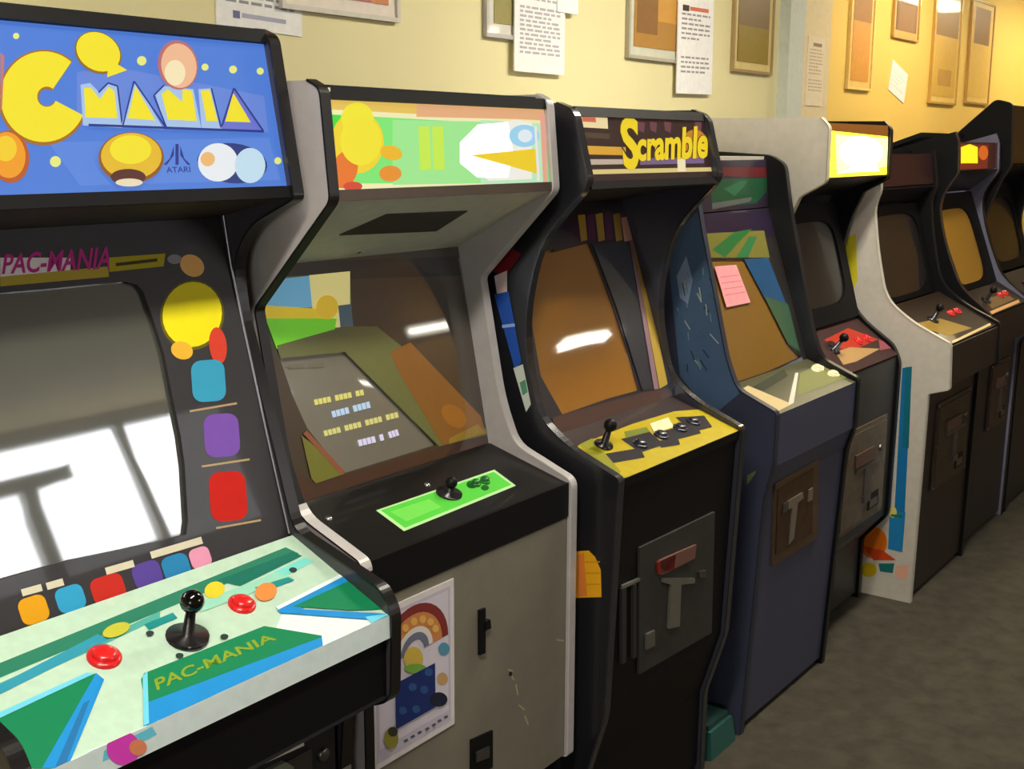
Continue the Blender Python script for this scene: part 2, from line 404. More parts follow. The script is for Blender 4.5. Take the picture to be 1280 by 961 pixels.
a.poly([(345, 785), (352, 768), (484, 777), (489, 800), (404, 840), (402, 795)], ink((222, 242, 240)))
a.poly([(346, 764), (428, 722), (436, 727), (376, 762), (484, 768), (486, 777), (350, 767)], BL); a.poly([(366, 759), (436, 727), (470, 748), (484, 762), (440, 764)], GR)
a.poly([(344, 760), (424, 719), (428, 722), (348, 763)], WT); a.poly([(456, 772), (484, 768), (489, 784), (476, 792)], CY)
a.poly([(-20, 903), (120, 842), (126, 848), (52, 961), (30, 961), (-20, 935)], GR); a.poly([(120, 842), (130, 850), (84, 961), (52, 961), (112, 856)], BL); a.poly([(104, 880), (112, 876), (80, 961), (68, 961)], ink((36, 110, 170)))
a.poly([(-20, 900), (108, 842), (120, 842), (-20, 908)], CY)
a.poly([(176, 850), (180, 842), (330, 783), (402, 795), (402, 803), (182, 884)], GR); a.poly([(181, 880), (402, 797), (404, 812), (183, 908)], BL); a.poly([(178, 846), (184, 840), (186, 905), (179, 908)], CY)
a.text('PAC-MANIA', [(192, 850), (338, 792), (346, 800), (196, 864)], ink((130, 160, 44)), .02)
a.poly([(86, 961), (110, 940), (183, 910), (404, 813), (484, 774), (490, 786), (489, 798), (138, 962), (95, 985)], WT)
a.ell(268, 738, 13, 10, ink((230, 205, 50)), -20); a.ell(332, 741, 14, 11, ink((236, 140, 70)), -20); a.ell(145, 789, 18, 8, ink((190, 190, 60)), -20)
for x, y in ((187, 793), (280, 797), (224, 821), (366, 713)): a.ell(x, y, 5, 3.2, ink((40, 60, 56)))
slab(mb, (1.2345, .862), (1.2355, .900), xi0, xi1, .006, M((226, 244, 248), .35, .4))
a2 = Art(mb, Plane((0, 1.2345, .862), (0, -1, .0263)), xr=(xi0, xi1))
a2.poly([(130, 938), (190, 908), (196, 918), (128, 952)], CY); a2.ell(154, 935, 21, 21, ink((226, 70, 200))); a2.ell(172, 934, 11, 10, ink((230, 140, 100)))
mb.build('control_panel', r1, 'teal, green and white printed control panel')
joystick(r1, pc.at(234, 797), (0, -.25, .97), M((8, 8, 10), .12, .6), .048, .0175, .031)
RED = M((222, 34, 36), .25, .5)
button(r1, pc.at(130, 822), nc, RED, .0175); button(r1, pc.at(302, 756), nc, RED, .016)
cd = coin_door(r1, 1.352, ((300, 905), (420, 1100)), M((26, 26, 28), .4), STEEL, M((60, 58, 56), .4))
pcd = Plane((0, 1.342, 0), (0, -1, 0))
px_box(r1, pcd, [(318, 944), (374, 920), (376, 930), (320, 955)], .008, M((214, 210, 200), .4), 'price_plate', cd, 'pale plate')
px_box(r1, pcd, [(330, 961), (352, 950), (362, 956), (362, 985), (330, 985)], .01, M((150, 160, 140), .3, metal=.5), 'reject_button', cd)

# ================================================================== 2  grey cabinet, green marquee
X0, X1, T = 1.42, 2.08, .02
r2 = thing('arcade_cabinet', ((X0+X1)/2, 1.36, 0), 'grey arcade cabinet with bright green marquee and poster on its front', 'arcade cabinet', 'row of arcade cabinets along the wall')
prof2 = fillet([(1.44, 0), (1.44, .30), (1.342, .325), (1.342, .95), (1.49, 1.006), (1.530, 1.10), (1.582, 1.362), (1.395, 1.551), (1.412, 1.728), (1.440, 1.741)],
               [0, 0, .006, .018, .03, .1, .01, .012, .012, 0])
back2 = [(BACKY, 1.741), (BACKY, 0)]
WTRIM, BTRIM = M((196, 192, 192), .3, .4), M((18, 16, 16), .4)
GREY2 = M((178, 172, 174), .45, .15)
for xa in (X0, X1-T):
    sp = side_panel(r2, xa, xa+T, prof2[:1]+[p for p in prof2[1:]], back2, GREY2, WTRIM if xa > 1.5 else BTRIM)
    e = MB()
    if xa < 1.5:                                  # pale lower edging on the left panel
        seg = [p for p in prof2 if .34 < p[1] < 1.03]
        vs = []
        for y, z in seg: vs += [(xa-.002, y-.0045, z+.001), (xa+T+.002, y-.0045, z+.001)]
        e.add(vs, [(2*i, 2*i+1, 2*i+3, 2*i+2) for i in range(len(seg)-1)], M((196, 192, 192), .3, .4)); e.build('corner_strip', sp, 'pale lower edging')
xi0, xi1 = X0+T, X1-T
GREYF = M((124, 120, 107), .5, noise=.08, nscale=14)
shell(r2, xi0, xi1, [('kick_panel', (1.44, .01), (1.44, .30), BLACK), ('control_front', (1.347, .872), (1.347, .945), BLACK),
      ('speaker_panel', (1.640, 1.425), (1.403, 1.550), M((214, 211, 204), .5))], 1.738, 1.44, BLACK)
mb = MB(); slab(mb, (1.350, .325), (1.350, .868), xi0, xi1, .018, GREYF)
pf = Plane((0, 1.35, 0), (0, -1, 0)); a = Art(mb, pf, .0003)
a.line((476, 738), (716, 638), 7, M((120, 96, 62), .5))
for (x, y, l, ang) in ((640, 846, 9, 60), (646, 862, 14, 80), (652, 884, 10, 40), (638, 838, 6, 20), (700, 800, 9, 10), (658, 900, 12, 70)):
    d = (math.cos(math.radians(ang))*l/2, math.sin(math.radians(ang))*l/2); a.line((x-d[0], y-d[1]), (x+d[0], y+d[1]), 2, M((176, 168, 130), .6))
a.ell(638, 842, 2.2, 3, M((30, 26, 22)))
mb.build('front_panel', r2, 'scuffed grey front panel')
px_box(r2, pf, [(597, 762), (604, 759), (604, 815), (597, 818)], .006, BLACK, 'lock_bar')
lk = px_box(r2, pf, [(603, 776), (609, 773), (610, 784), (603, 787)], .008, BLACK, 'lock')
cr = px_box(r2, pf, [(587, 924), (614, 912), (614, 958), (587, 972)], .004, BLACK, 'coin_return')
px_box(r2, Plane((0, 1.345, 0), (0, -1, 0)), [(594, 940), (610, 932), (610, 946), (594, 952)], .004, STEEL, 'return_flap', cr)
# marquee
mq0, mq1 = (1.405, 1.566), (1.420, 1.716)
pm = yz_plane(mq0, mq1); mb = MB(); GM = lit((130, 240, 120)); slab(mb, mq0, mq1, xi0, xi1, .012, GM); a = Art(mb, pm)
a.poly([(395, 118), (685, 135), (685, 152), (398, 136)], lit((240, 200, 90))); a.poly([(398, 136), (685, 151), (685, 158), (398, 142)], lit((250, 245, 190)))
a.poly([(520, 130), (690, 138), (690, 150), (520, 146)], lit((240, 180, 130)))
a.poly([(400, 143), (425, 144), (428, 232), (404, 232)], lit((70, 225, 60)))
a.poly([(406, 230), (686, 227), (686, 240), (406, 240)], lit((250, 246, 190)))
a.poly([(600, 150), (682, 155), (682, 228), (600, 230)], lit((196, 244, 200)))  # paler right half: washed-out brightness put into the colours
a.poly([(490, 150), (600, 152), (600, 229), (490, 231)], lit((164, 242, 150)))
for x in (528, 545): a.poly([(x-6, 158), (x+8, 158), (x+10, 212), (x-4, 213)], lit((206, 246, 80)))
a.poly([(590, 184), (606, 156), (645, 150), (664, 154), (664, 224), (610, 226), (590, 210)], lit((252, 250, 240)))
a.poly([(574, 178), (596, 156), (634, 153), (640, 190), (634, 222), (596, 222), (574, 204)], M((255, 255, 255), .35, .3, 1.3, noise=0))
a.ell(654, 170, 19, 14, lit((160, 220, 250))); a.ell(655, 170, 9, 8, lit((236, 248, 255))); a.poly([(586, 194), (668, 186), (670, 217), (630, 206)], lit((250, 214, 30))); a.path([(668, 158), (672, 226)], 3, lit((250, 240, 240)))
a.poly([(674, 142), (682, 143), (683, 228), (678, 228)], lit((245, 170, 150)))
a.ell(446, 178, 33, 39, lit((250, 220, 40))); a.ell(446, 148, 20, 20, lit((250, 240, 40))); a.ell(430, 212, 16, 24, lit((240, 120, 30)), 15); a.ell(488, 191, 14, 9, lit((246, 190, 30)), 15); a.ell(487, 217, 14, 10, lit((240, 150, 40))); a.ell(440, 233, 12, 6, lit((220, 70, 40)))
a.ell(450, 176, 26, 31, lit((252, 236, 40)))
mb.build('marquee', r2, 'bright backlit green and yellow marquee')
for p0, p1, m in (((1.397, 1.550), (1.399, 1.568), M((70, 56, 46), .4)), ((1.413, 1.712), (1.416, 1.732), BLACK)):
    mb = MB(); slab(mb, p0, p1, xi0, xi1, .02, m); mb.build('marquee_retainer', r2)
ps = yz_plane((1.640, 1.425), (1.403, 1.550))
px_box(r2, ps, [(424, 293), (483, 267), (584, 263), (545, 288)], .002, M((58, 54, 50), .6), 'speaker_grille', label='dark speaker grille')
mb = MB(); q = pm.at(403, 114); mb.box(q[0]-.004, q[0]+.012, q[1]-.006, q[1]+.002, q[2]-.006, q[2]+.006, M((225, 220, 190), .4)); mb.build('marquee_clip', r2)
# bezel with printed glass
b0, b1 = (1.556, .985), (1.642, 1.425)
pb = yz_plane(b0, b1)
GLS = lambda c: M(c, .3, 1.0, noise=.03, cior=1.85)
def bezel2(a):
    a.poly([(330, 329), (576, 320), (590, 344), (330, 352)], GLS((30, 27, 27)))
    a.poly([(318, 560), (395, 604), (612, 543), (640, 575), (380, 680)], GLS((72, 46, 34)))
    a.poly([(572, 322), (590, 318), (630, 560), (612, 545)], GLS((116, 112, 122)))
    a.poly([(331, 381), (335, 352), (348, 346), (430, 342), (437, 339), (440, 400), (440, 410), (350, 448)], GLS((120, 150, 100)))
    a.poly([(336, 350), (394, 344), (394, 384), (330, 386)], M((110, 184, 226), .35, .6, .35, noise=.02)); a.poly([(386, 344), (437, 339), (437, 408), (412, 410), (390, 386)], M((244, 232, 150), .35, .6, .35, noise=.02))
    a.poly([(422, 382), (438, 380), (441, 408), (425, 410)], GLS((90, 146, 180)))
    a.poly([(330, 382), (400, 386), (408, 400), (331, 402)], M((246, 214, 30), .35, .6, .3, noise=.02)); a.poly([(331, 398), (420, 398), (416, 424), (345, 436)], M((120, 226, 24), .35, .6, .3, noise=.02))
    a.ell(408, 384, 14, 15, M((246, 206, 40), .35, .6, .3, noise=.02))
    a.poly([(345, 432), (430, 408), (470, 408), (505, 436), (612, 542), (548, 558), (430, 440), (350, 448)], GLS((120, 128, 74)))
    a.poly([(486, 440), (512, 428), (600, 520), (606, 542), (552, 556), (500, 470)], GLS((156, 104, 38)))
    a.ell(566, 520, 18, 12, GLS((186, 120, 30)), 40)
    a.poly([(560, 548), (596, 530), (606, 541), (560, 555)], GLS((170, 140, 40)))
    a.poly([(376, 545), (386, 552), (430, 592), (394, 604), (388, 598)], GLS((126, 130, 44))); a.path([(380, 540), (428, 592)], 6, GLS((160, 92, 66)))
def tube2(a):
    for p, q, w, c in (((393, 503), (455, 490), 7, (236, 226, 120)), ((415, 518), (468, 504), 8, (200, 226, 250)), ((405, 542), (498, 518), 7, (230, 222, 130)), ((448, 554), (480, 546), 8, (236, 226, 250)), ((486, 544), (498, 540), 8, (236, 226, 250)), ((360, 458), (405, 456), 5, (190, 176, 140))):
        n = max(3, int((q[0]-p[0])/5)); m = M(tuple(v*.4 for v in c), .4, .2, .75 if w > 5 else .2, noise=0, emc=c)
        for i in range(n):
            u, v = i/n, (i+.86)/n
            if i % 5 == 4: continue
            a.line((p[0]+(q[0]-p[0])*u, p[1]+(q[1]-p[1])*u), (p[0]+(q[0]-p[0])*v, p[1]+(q[1]-p[1])*v), w, m); a.k -= 1
        a.k += 1
hole2 = [(349, 446), (380, 440), (430, 438), (446, 450), (500, 503), (545, 556), (500, 570), (432, 591), (412, 570), (384, 535), (366, 495)]
bezel_with_screen(r2, pb, b0, b1, xi0, xi1, hole2, GLS((66, 56, 42)), M((124, 120, 108), .35, 1.0, .10, noise=.02, cior=1.7), .006, .003, bezel2, tube2)
# control panel
c0, c1 = (1.348, .943), (1.555, 1.000)
pc = yz_plane(c0, c1); mb = MB(); slab(mb, c0, c1, xi0, xi1, .016, M((14, 12, 13), .4, .15, spec=.3)); a = Art(mb, pc)
a.poly([(470, 638), (618, 587), (645, 607), (505, 664)], ink((190, 236, 170))); a.poly([(476, 638), (617, 590), (639, 606), (506, 660)], ink((92, 214, 72)))
a.poly([(488, 640), (536, 624), (552, 634), (508, 652)], ink((120, 226, 90)))
for x, y, r in ((590, 606, 7), (606, 610, 5), (606, 599, 6)): a.ell(x, y, r, r*.7, ink((22, 96, 30)))
mb.build('control_panel', r2, 'black control panel with bright green plate')
joystick(r2, pc.at(561, 618), pc.n, BLACK, .018, .012, .026)
button(r2, pc.at(606, 603), pc.n, M((30, 110, 40), .3), .008); button(r2, pc.at(594, 606), pc.n, M((30, 110, 40), .3), .008)
for x, y in ((411, 648), (534, 606)):
    mb = MB(); mb.lathe(pc.at(x, y), pc.n, [(.007, 0), (.006, .003), (0, .004)], CHROME, 12); mb.build('bolt', r2)
mb = MB()
mb.lathe(ps.at(448, 315, 0), ps.n, [(.006, 0), (.005, .003), (0, .004)], CHROME, 10); mb.build('bolt', r2)

# ================================================================== 3  black cabinet, yellow-lettered marquee
X0, X1, T = 2.12, 2.73, .02
r3 = thing('arcade_cabinet', ((X0+X1)/2, 1.33, 0), 'black arcade cabinet with yellow control panel and yellow script marquee', 'arcade cabinet', 'row of arcade cabinets along the wall')
prof3 = fillet([(1.342, 0), (1.340, .225), (1.286, .405), (1.262, .952), (1.395, 1.005), (1.470, 1.060), (1.515, 1.25), (1.470, 1.44), (1.362, 1.548), (1.350, 1.57), (1.388, 1.712), (1.430, 1.726)],
               [0, .02, .02, .01, .04, .05, .12, .1, .02, .015, .03, 0])
back3 = [(BACKY, 1.726), (BACKY, 0)]
def art3(mb):
    a = Art(mb, x_plane(X0-.0002), .0005)
    a.poly([(612, 338), (640, 310), (652, 318), (632, 345)], ink((126, 30, 40)))
    a.poly([(618, 345), (634, 338), (634, 366), (622, 370)], ink((240, 214, 214))); a.poly([(618, 368), (636, 364), (652, 452), (644, 462)], ink((42, 84, 176))); a.path([(628, 408), (644, 406)], 4, ink((150, 180, 236)))
    a.poly([(642, 460), (654, 455), (664, 505), (658, 515)], ink((206, 214, 206))); a.poly([(650, 478), (657, 474), (660, 490), (654, 494)], ink((90, 150, 120)))
    a.poly([(700, 690), (736, 688), (744, 696), (751, 712), (752, 746), (700, 748)], ink((236, 172, 30))); a.poly([(722, 694), (730, 690), (734, 744), (722, 746)], ink((226, 130, 60)))
    for y in (702, 716, 730): a.path([(726, y), (750, y)], 1.6, ink((214, 150, 30)))
for xa in (X0, X1-T):
    side_panel(r3, xa, xa+T, prof3, back3, M((26, 26, 31), .35, .3) if xa < 2.5 else M((54, 54, 66), .3, .35), M((40, 42, 48), .25, .5), art3 if xa < 2.5 else None)
xi0, xi1 = X0+T, X1-T
shell(r3, xi0, xi1, [('kick_panel', (1.352, .02), (1.350, .228), BLACK), ('kick_panel', (1.350, .228), (1.297, .405), BLACK), ('front_panel', (1.297, .405), (1.276, .925), BLACK), ('speaker_panel', (1.625, 1.505), (1.370, 1.553), M((24, 20, 22), .5))], 1.723, 1.42, BLACK)
mq0, mq1 = (1.366, 1.566), (1.396, 1.704); pm = yz_plane(mq0, mq1)
mb = MB(); slab(mb, mq0, mq1, xi0, xi1, .012, lit((50, 24, 22))); a = Art(mb, pm)
a.poly([(723, 143), (759, 145), (760, 161), (726, 159)], lit((250, 226, 170))); a.poly([(727, 146), (744, 147), (745, 153), (728, 152)], lit((220, 110, 80)))
a.poly([(727, 165), (762, 167), (762, 174), (728, 172)], lit((80, 60, 40)))
a.poly([(730, 182), (782, 184), (782, 194), (732, 193)], lit((226, 168, 50))); a.poly([(734, 199), (792, 199), (792, 205), (735, 206)], lit((200, 180, 160))); a.poly([(737, 212), (892, 209), (893, 214), (737, 218)], lit((226, 206, 130)))
a.poly([(800, 198), (880, 196), (880, 204), (800, 206)], lit((120, 96, 140))); a.poly([(846, 192), (856, 192), (857, 214), (847, 214)], lit((250, 236, 190)))
for x in (797, 812, 830, 868): a.poly([(x, 152), (x+9, 153), (x+8, 166), (x+1, 163)], lit((110, 60, 70)))
a.ell(868, 180, 16, 18, lit((206, 130, 30)))
for dx, dy, m, bo in ((0, 0, lit((60, 36, 16)), .06), (0, 0, lit((250, 218, 22)), .035)):
    a.text('S', [(770, 146), (796, 147), (800, 212), (780, 213)], m, bo, .1); a.text('cramble', [(794, 163), (884, 157), (884, 198), (796, 202)], m, bo, .1)
mb.build('marquee', r3, 'dim marquee with yellow script lettering')
for p0, p1 in (((1.352, 1.552), (1.356, 1.568)), ((1.391, 1.700), (1.398, 1.720))):
    mb = MB(); slab(mb, p0, p1, xi0, xi1, .02, BLACK); mb.build('marquee_retainer', r3)
b0, b1 = (1.452, .998), (1.622, 1.505); pb = yz_plane(b0, b1)
AMB = gl((166, 112, 30), 1.9)  # amber reflection put into the base colour of the screen
def bezel3(a):
    a.poly([(715, 262), (786, 240), (794, 268), (790, 302), (735, 304), (690, 316), (705, 285)], GLS((50, 20, 40)))
    for x in (722, 744, 766): a.poly([(x, 268), (x+9, 266), (x+12, 300), (x+4, 302)], GLS((176, 140, 40)))
    for x in (733, 755, 776): a.poly([(x, 266), (x+9, 264), (x+11, 299), (x+2, 301)], GLS((84, 30, 66)))
    a.poly([(690, 240), (786, 226), (792, 262), (712, 270)], GLS((40, 28, 24)))  # dark brown shading along the bezel top, laid on as colour
    a.poly([(776, 272), (790, 270), (795, 300), (780, 302)], ink((226, 180, 170)))
    a.poly([(790, 300), (797, 299), (834, 480), (824, 486)], ink((190, 160, 70))); a.poly([(786, 301), (790, 300), (823, 486), (817, 487)], ink((150, 120, 130)))
    a.poly([(690, 522), (808, 489), (836, 486), (850, 520), (700, 580)], GLS((84, 60, 56)))
    a.poly([(740, 306), (785, 302), (815, 486), (802, 488), (770, 385)], GLS((46, 50, 62)))
hole3 = [(660, 300), (687, 313), (737, 304), (748, 330), (768, 385), (786, 440), (800, 487), (760, 498), (703, 518), (640, 530)]
hole3 = [(672, 318), (700, 308), (737, 304), (748, 330), (768, 385), (786, 440), (800, 487), (760, 498), (703, 518), (676, 470), (664, 400)]
bezel_with_screen(r3, pb, b0, b1, xi0, xi1, hole3, M((40, 40, 50), .3, 1.0, cior=1.6, noise=.03), AMB, .006, .0006, bezel3)
c0, c1 = (1.268, .946), (1.455, 1.012); pc = yz_plane(c0, c1)
mb = MB(); slab(mb, c0, c1, xi0, xi1, .016, M((62, 50, 50), .3, .5)); a = Art(mb, pc)
a.poly([(700, 580), (724, 556), (790, 530), (843, 514), (884, 511), (960, 530), (960, 545), (771, 600), (755, 604)], M((206, 184, 24), .3, .4))
for p in ([(752, 568), (800, 560), (806, 572), (760, 580)], [(776, 549), (812, 540), (830, 556), (800, 566)], [(826, 540), (868, 528), (876, 542), (836, 552)], [(844, 522), (880, 520), (890, 534), (866, 540)], [(822, 552), (846, 546), (850, 556), (826, 560)]): a.poly(p, ink((26, 20, 34)))
a.poly([(812, 530), (835, 522), (842, 534), (818, 542)], ink((240, 232, 190))); a.poly([(780, 540), (808, 534), (812, 540), (782, 548)], ink((120, 130, 40)))
a.poly([(724, 556), (740, 548), (776, 590), (768, 597)], ink((150, 150, 30)))
mb.build('control_panel', r3, 'bright yellow control panel with black shapes')
mb = MB(); slab(mb, (1.268, .925), (1.266, .946), xi0, xi1, .016, BLACK); mb.build('control_front', r3)
joystick(r3, pc.at(754, 557), pc.n, BLACK, .042, .015, .022)
for x, y in ((800, 556), (826, 545), (850, 536), (866, 528)): button(r3, pc.at(x, y), pc.n, M((30, 28, 50), .3, .4), .014)
def tilted_coin_door(root, pl, pts, m, m2, name='coin_door'):
    q = [pl.at(*p, .0002) for p in pts]; mb = MB(); mb.prism(q, tuple(pl.n*.006), m); return mb.build(name, root)
pd = yz_plane((1.297, .405), (1.276, .925))
cd = tilted_coin_door(r3, pd, [(797, 684), (891, 639), (887, 790), (796, 842)], M((50, 50, 48), .5, noise=.2, nscale=30), STEEL)
pd2 = Plane(pd.P+pd.n*.0066, pd.n)
for nm, pts, m, lb in (('coin_slot', [(822, 700), (868, 680), (866, 697), (824, 718)], M((120, 84, 74), .4), 'reddish coin slot plate'), ('coin_slot', [(820, 702), (842, 692), (840, 710), (821, 717)], M((140, 40, 36), .4), 'red coin slot'),
                      ('coin_chute_plate', [(826, 722), (866, 722), (866, 728), (849, 730), (847, 782), (833, 785), (836, 730), (826, 727)], M((150, 148, 140), .3, metal=.7), 'silver T-shaped plate'),
                      ('lock', [(872, 714), (880, 712), (880, 720), (872, 722)], STEEL, None), ('coin_return', [(806, 792), (816, 787), (816, 806), (806, 811)], M((90, 88, 80), .4), None)):
    px_box(r3, pd2, pts, .006, m, nm, cd, lb)
px_box(r3, pd, [(776, 731), (798, 721), (798, 725), (776, 735)], .006, M((110, 108, 100), .4), 'hinge'); px_box(r3, pd, [(774, 735), (779, 733), (779, 826), (774, 829)], .008, M((46, 46, 46), .4), 'hinge_bar'); px_box(r3, pd, [(788, 730), (792, 729), (792, 820), (788, 822)], .008, M((46, 46, 46), .4), 'hinge_bar')

# ================================================================== 4  blue-grey cabinet with slanted face
X0, X1, T = 2.96, 3.58, .02
r4 = thing('arcade_cabinet', ((X0+X1)/2, 1.33, 0), 'low blue-grey arcade cabinet with straight slanted face and pink note', 'arcade cabinet', 'row of arcade cabinets along the wall')
prof4 = fillet([(1.345, 0), (1.305, .72), (1.283, .79), (1.281, .945), (1.40, .995), (1.435, 1.08), (1.530, 1.46), (1.552, 1.585), (1.60, 1.612), (1.79, 1.622)], [0, .05, .04, .012, .03, .03, .3, .02, .02, 0])
back4 = [(BACKY, 1.63), (BACKY, 0)]
BLG = M((62, 66, 88), .45, .15, noise=.06, nscale=8)
def art4(mb):
    a = Art(mb, x_plane(X0-.0002), .0005)
    a.poly([(836, 330), (850, 288), (872, 262), (886, 330), (908, 450), (924, 492), (890, 520), (850, 470)], ink((84, 110, 144)))
    a.poly([(846, 345), (858, 320), (866, 350), (860, 380), (850, 372)], ink((150, 170, 206)))  # glossy highlight on the side panel, painted as a pale shape
    rr = random.Random(3)
    for i in range(34):
        x, y = 846+rr.random()*42, 330+rr.random()*130; ang = rr.random()*.9+.7; l = 5+rr.random()*13
        a.line((x, y), (x+l*math.cos(ang), y+l*math.sin(ang)), 1.4, ink(rr.choice([(190, 200, 190), (120, 160, 170), (70, 110, 120), (40, 60, 80)])))
    a.poly([(934, 594), (945, 588), (944, 592), (934, 606)], ink((120, 130, 80)))
for xa in (X0, X1-T):
    side_panel(r4, xa, xa+T, prof4, back4, BLG if xa < 3.2 else M((12, 12, 15), .45, .1, spec=.3), M((44, 48, 62), .4) if xa < 3.2 else M((20, 20, 24), .35), art4 if xa < 3.2 else None)
xi0, xi1 = X0+T, X1-T
shell(r4, xi0, xi1, [('front_panel', (1.352, .02), (1.313, .72), BLG), ('front_panel', (1.313, .72), (1.290, .79), BLG), ('control_front', (1.288, .79), (1.286, .935), BLG)], 1.612, 1.62, M((150, 146, 136), .6))
mq0, mq1 = (1.600, 1.455), (1.612, 1.600); pm = yz_plane(mq0, mq1)
mb = MB(); slab(mb, mq0, mq1, xi0, xi1, .012, M((36, 26, 44), .4, .4)); a = Art(mb, pm)
a.poly([(903, 209), (970, 209), (968, 222), (904, 220)], M((84, 22, 27), .4, .2)); a.poly([(888, 224), (962, 222), (958, 240), (945, 254), (890, 260)], M((18, 66, 40), .4, .2))
a.poly([(905, 236), (925, 226), (935, 226), (918, 246)], M((38, 92, 62), .4)); a.poly([(890, 254), (940, 246), (938, 252), (890, 262)], M((80, 84, 80), .4))
mb.build('marquee', r4, 'unlit marquee with green and red print')
b0, b1 = (1.445, .985), (1.598, 1.452); pb = yz_plane(b0, b1)
def bezel4(a):
    a.poly([(880, 262), (962, 262), (970, 296), (884, 300)], GLS((36, 24, 50))); a.poly([(880, 292), (955, 288), (962, 322), (884, 322)], GLS((120, 116, 50)))
    a.poly([(890, 312), (918, 290), (940, 286), (920, 306), (906, 322)], GLS((40, 110, 56))); a.poly([(920, 322), (936, 296), (946, 296), (934, 322)], GLS((50, 120, 70)))
    a.poly([(930, 324), (960, 322), (982, 378), (962, 384)], GLS((30, 80, 126))); a.poly([(955, 370), (985, 380), (1000, 440), (985, 430)], GLS((60, 96, 70)))
    a.poly([(914, 492), (1002, 446), (1010, 462), (920, 505)], GLS((110, 112, 130)))
hole4 = [(886, 324), (930, 324), (964, 384), (985, 430), (1000, 446), (960, 464), (908, 482), (898, 420)]
bezel_with_screen(r4, pb, b0, b1, xi0, xi1, hole4, M((40, 36, 34), .3, 1.0, cior=1.6, noise=.03), gl((134, 98, 38), 1.9), .005, .003, bezel4)
c0, c1 = (1.286, .935), (1.446, .99); pc = yz_plane(c0, c1)
mb = MB(); slab(mb, c0, c1, xi0, xi1, .016, M((84, 84, 62), .3, .5)); a = Art(mb, pc)
a.poly([(920, 490), (935, 482), (990, 505), (972, 514)], ink((196, 176, 130))); a.poly([(985, 506), (994, 466), (998, 466), (992, 504)], ink((200, 196, 180))); a.poly([(996, 496), (1000, 466), (1040, 452), (1068, 468)], ink((116, 120, 70)))
a.ell(1022, 460, 8, 5, ink((240, 232, 190))); a.ell(1042, 467, 8, 4, ink((230, 220, 170))); a.poly([(940, 484), (980, 462), (985, 470), (955, 488)], ink((50, 56, 40)))
mb.build('control_panel', r4, 'olive control panel with cream markings')
button(r4, pc.at(1022, 461), pc.n, M((236, 228, 190), .3, .4), .014); button(r4, pc.at(1042, 468), pc.n, M((236, 228, 190), .3, .4), .014)
pd = yz_plane((1.352, .02), (1.313, .72))
cd = tilted_coin_door(r4, pd, [(967, 604), (1021, 573), (1019, 672), (963, 707)], M((104, 82, 62), .4, metal=.4, noise=.15, nscale=25), STEEL)
pd2 = Plane(pd.P+pd.n*.0066, pd.n)
for nm, pts, m, lb in (('door_plate', [(972, 612), (1016, 585), (1014, 666), (969, 693)], M((76, 54, 36), .45, metal=.3, noise=.2, nscale=30), 'dark brass inner plate'), ): dp = px_box(r4, pd2, pts, .003, m, nm, cd, lb)
pd3 = Plane(pd2.P+pd2.n*.0034, pd.n)
for nm, pts, m, lb in (('coin_chute_plate', [(984, 626), (1002, 615), (1003, 622), (996, 628), (991, 672), (985, 680), (989, 634), (984, 636)], M((170, 160, 146), .3, metal=.7), 'silver coin plate'), ('coin_return', [(1010, 612), (1015, 609), (1014, 624), (1009, 627)], M((170, 160, 146), .3, metal=.7), None), ('lock', [(978, 630), (984, 626), (983, 638), (977, 642)], STEEL, None)):
    px_box(r4, pd3, pts, .004, m, nm, cd, lb)
# pink note taped to its screen
npl = Plane(yz_plane(b0, b1).P+pb.n*.002, pb.n)
mb = MB(); q = [npl.at(x, y) for x, y in ((893, 333), (920, 331), (938, 378), (908, 384))]; mb.prism(q, tuple(pb.n*.0008), M((238, 150, 156), .7))
a = Art(mb, Plane(npl.P+pb.n*.0008, pb.n), .0003)
for t in (.25, .4, .55, .7): a.line((897+13*t, 334+50*t), (919+17*t, 332+47*t), 1.4, M((214, 120, 128), .7))
tag(mb.build('paper_note', None, None, tuple(q[0])), 'small pink paper note stuck on the amber screen of slanted cabinet', 'note')

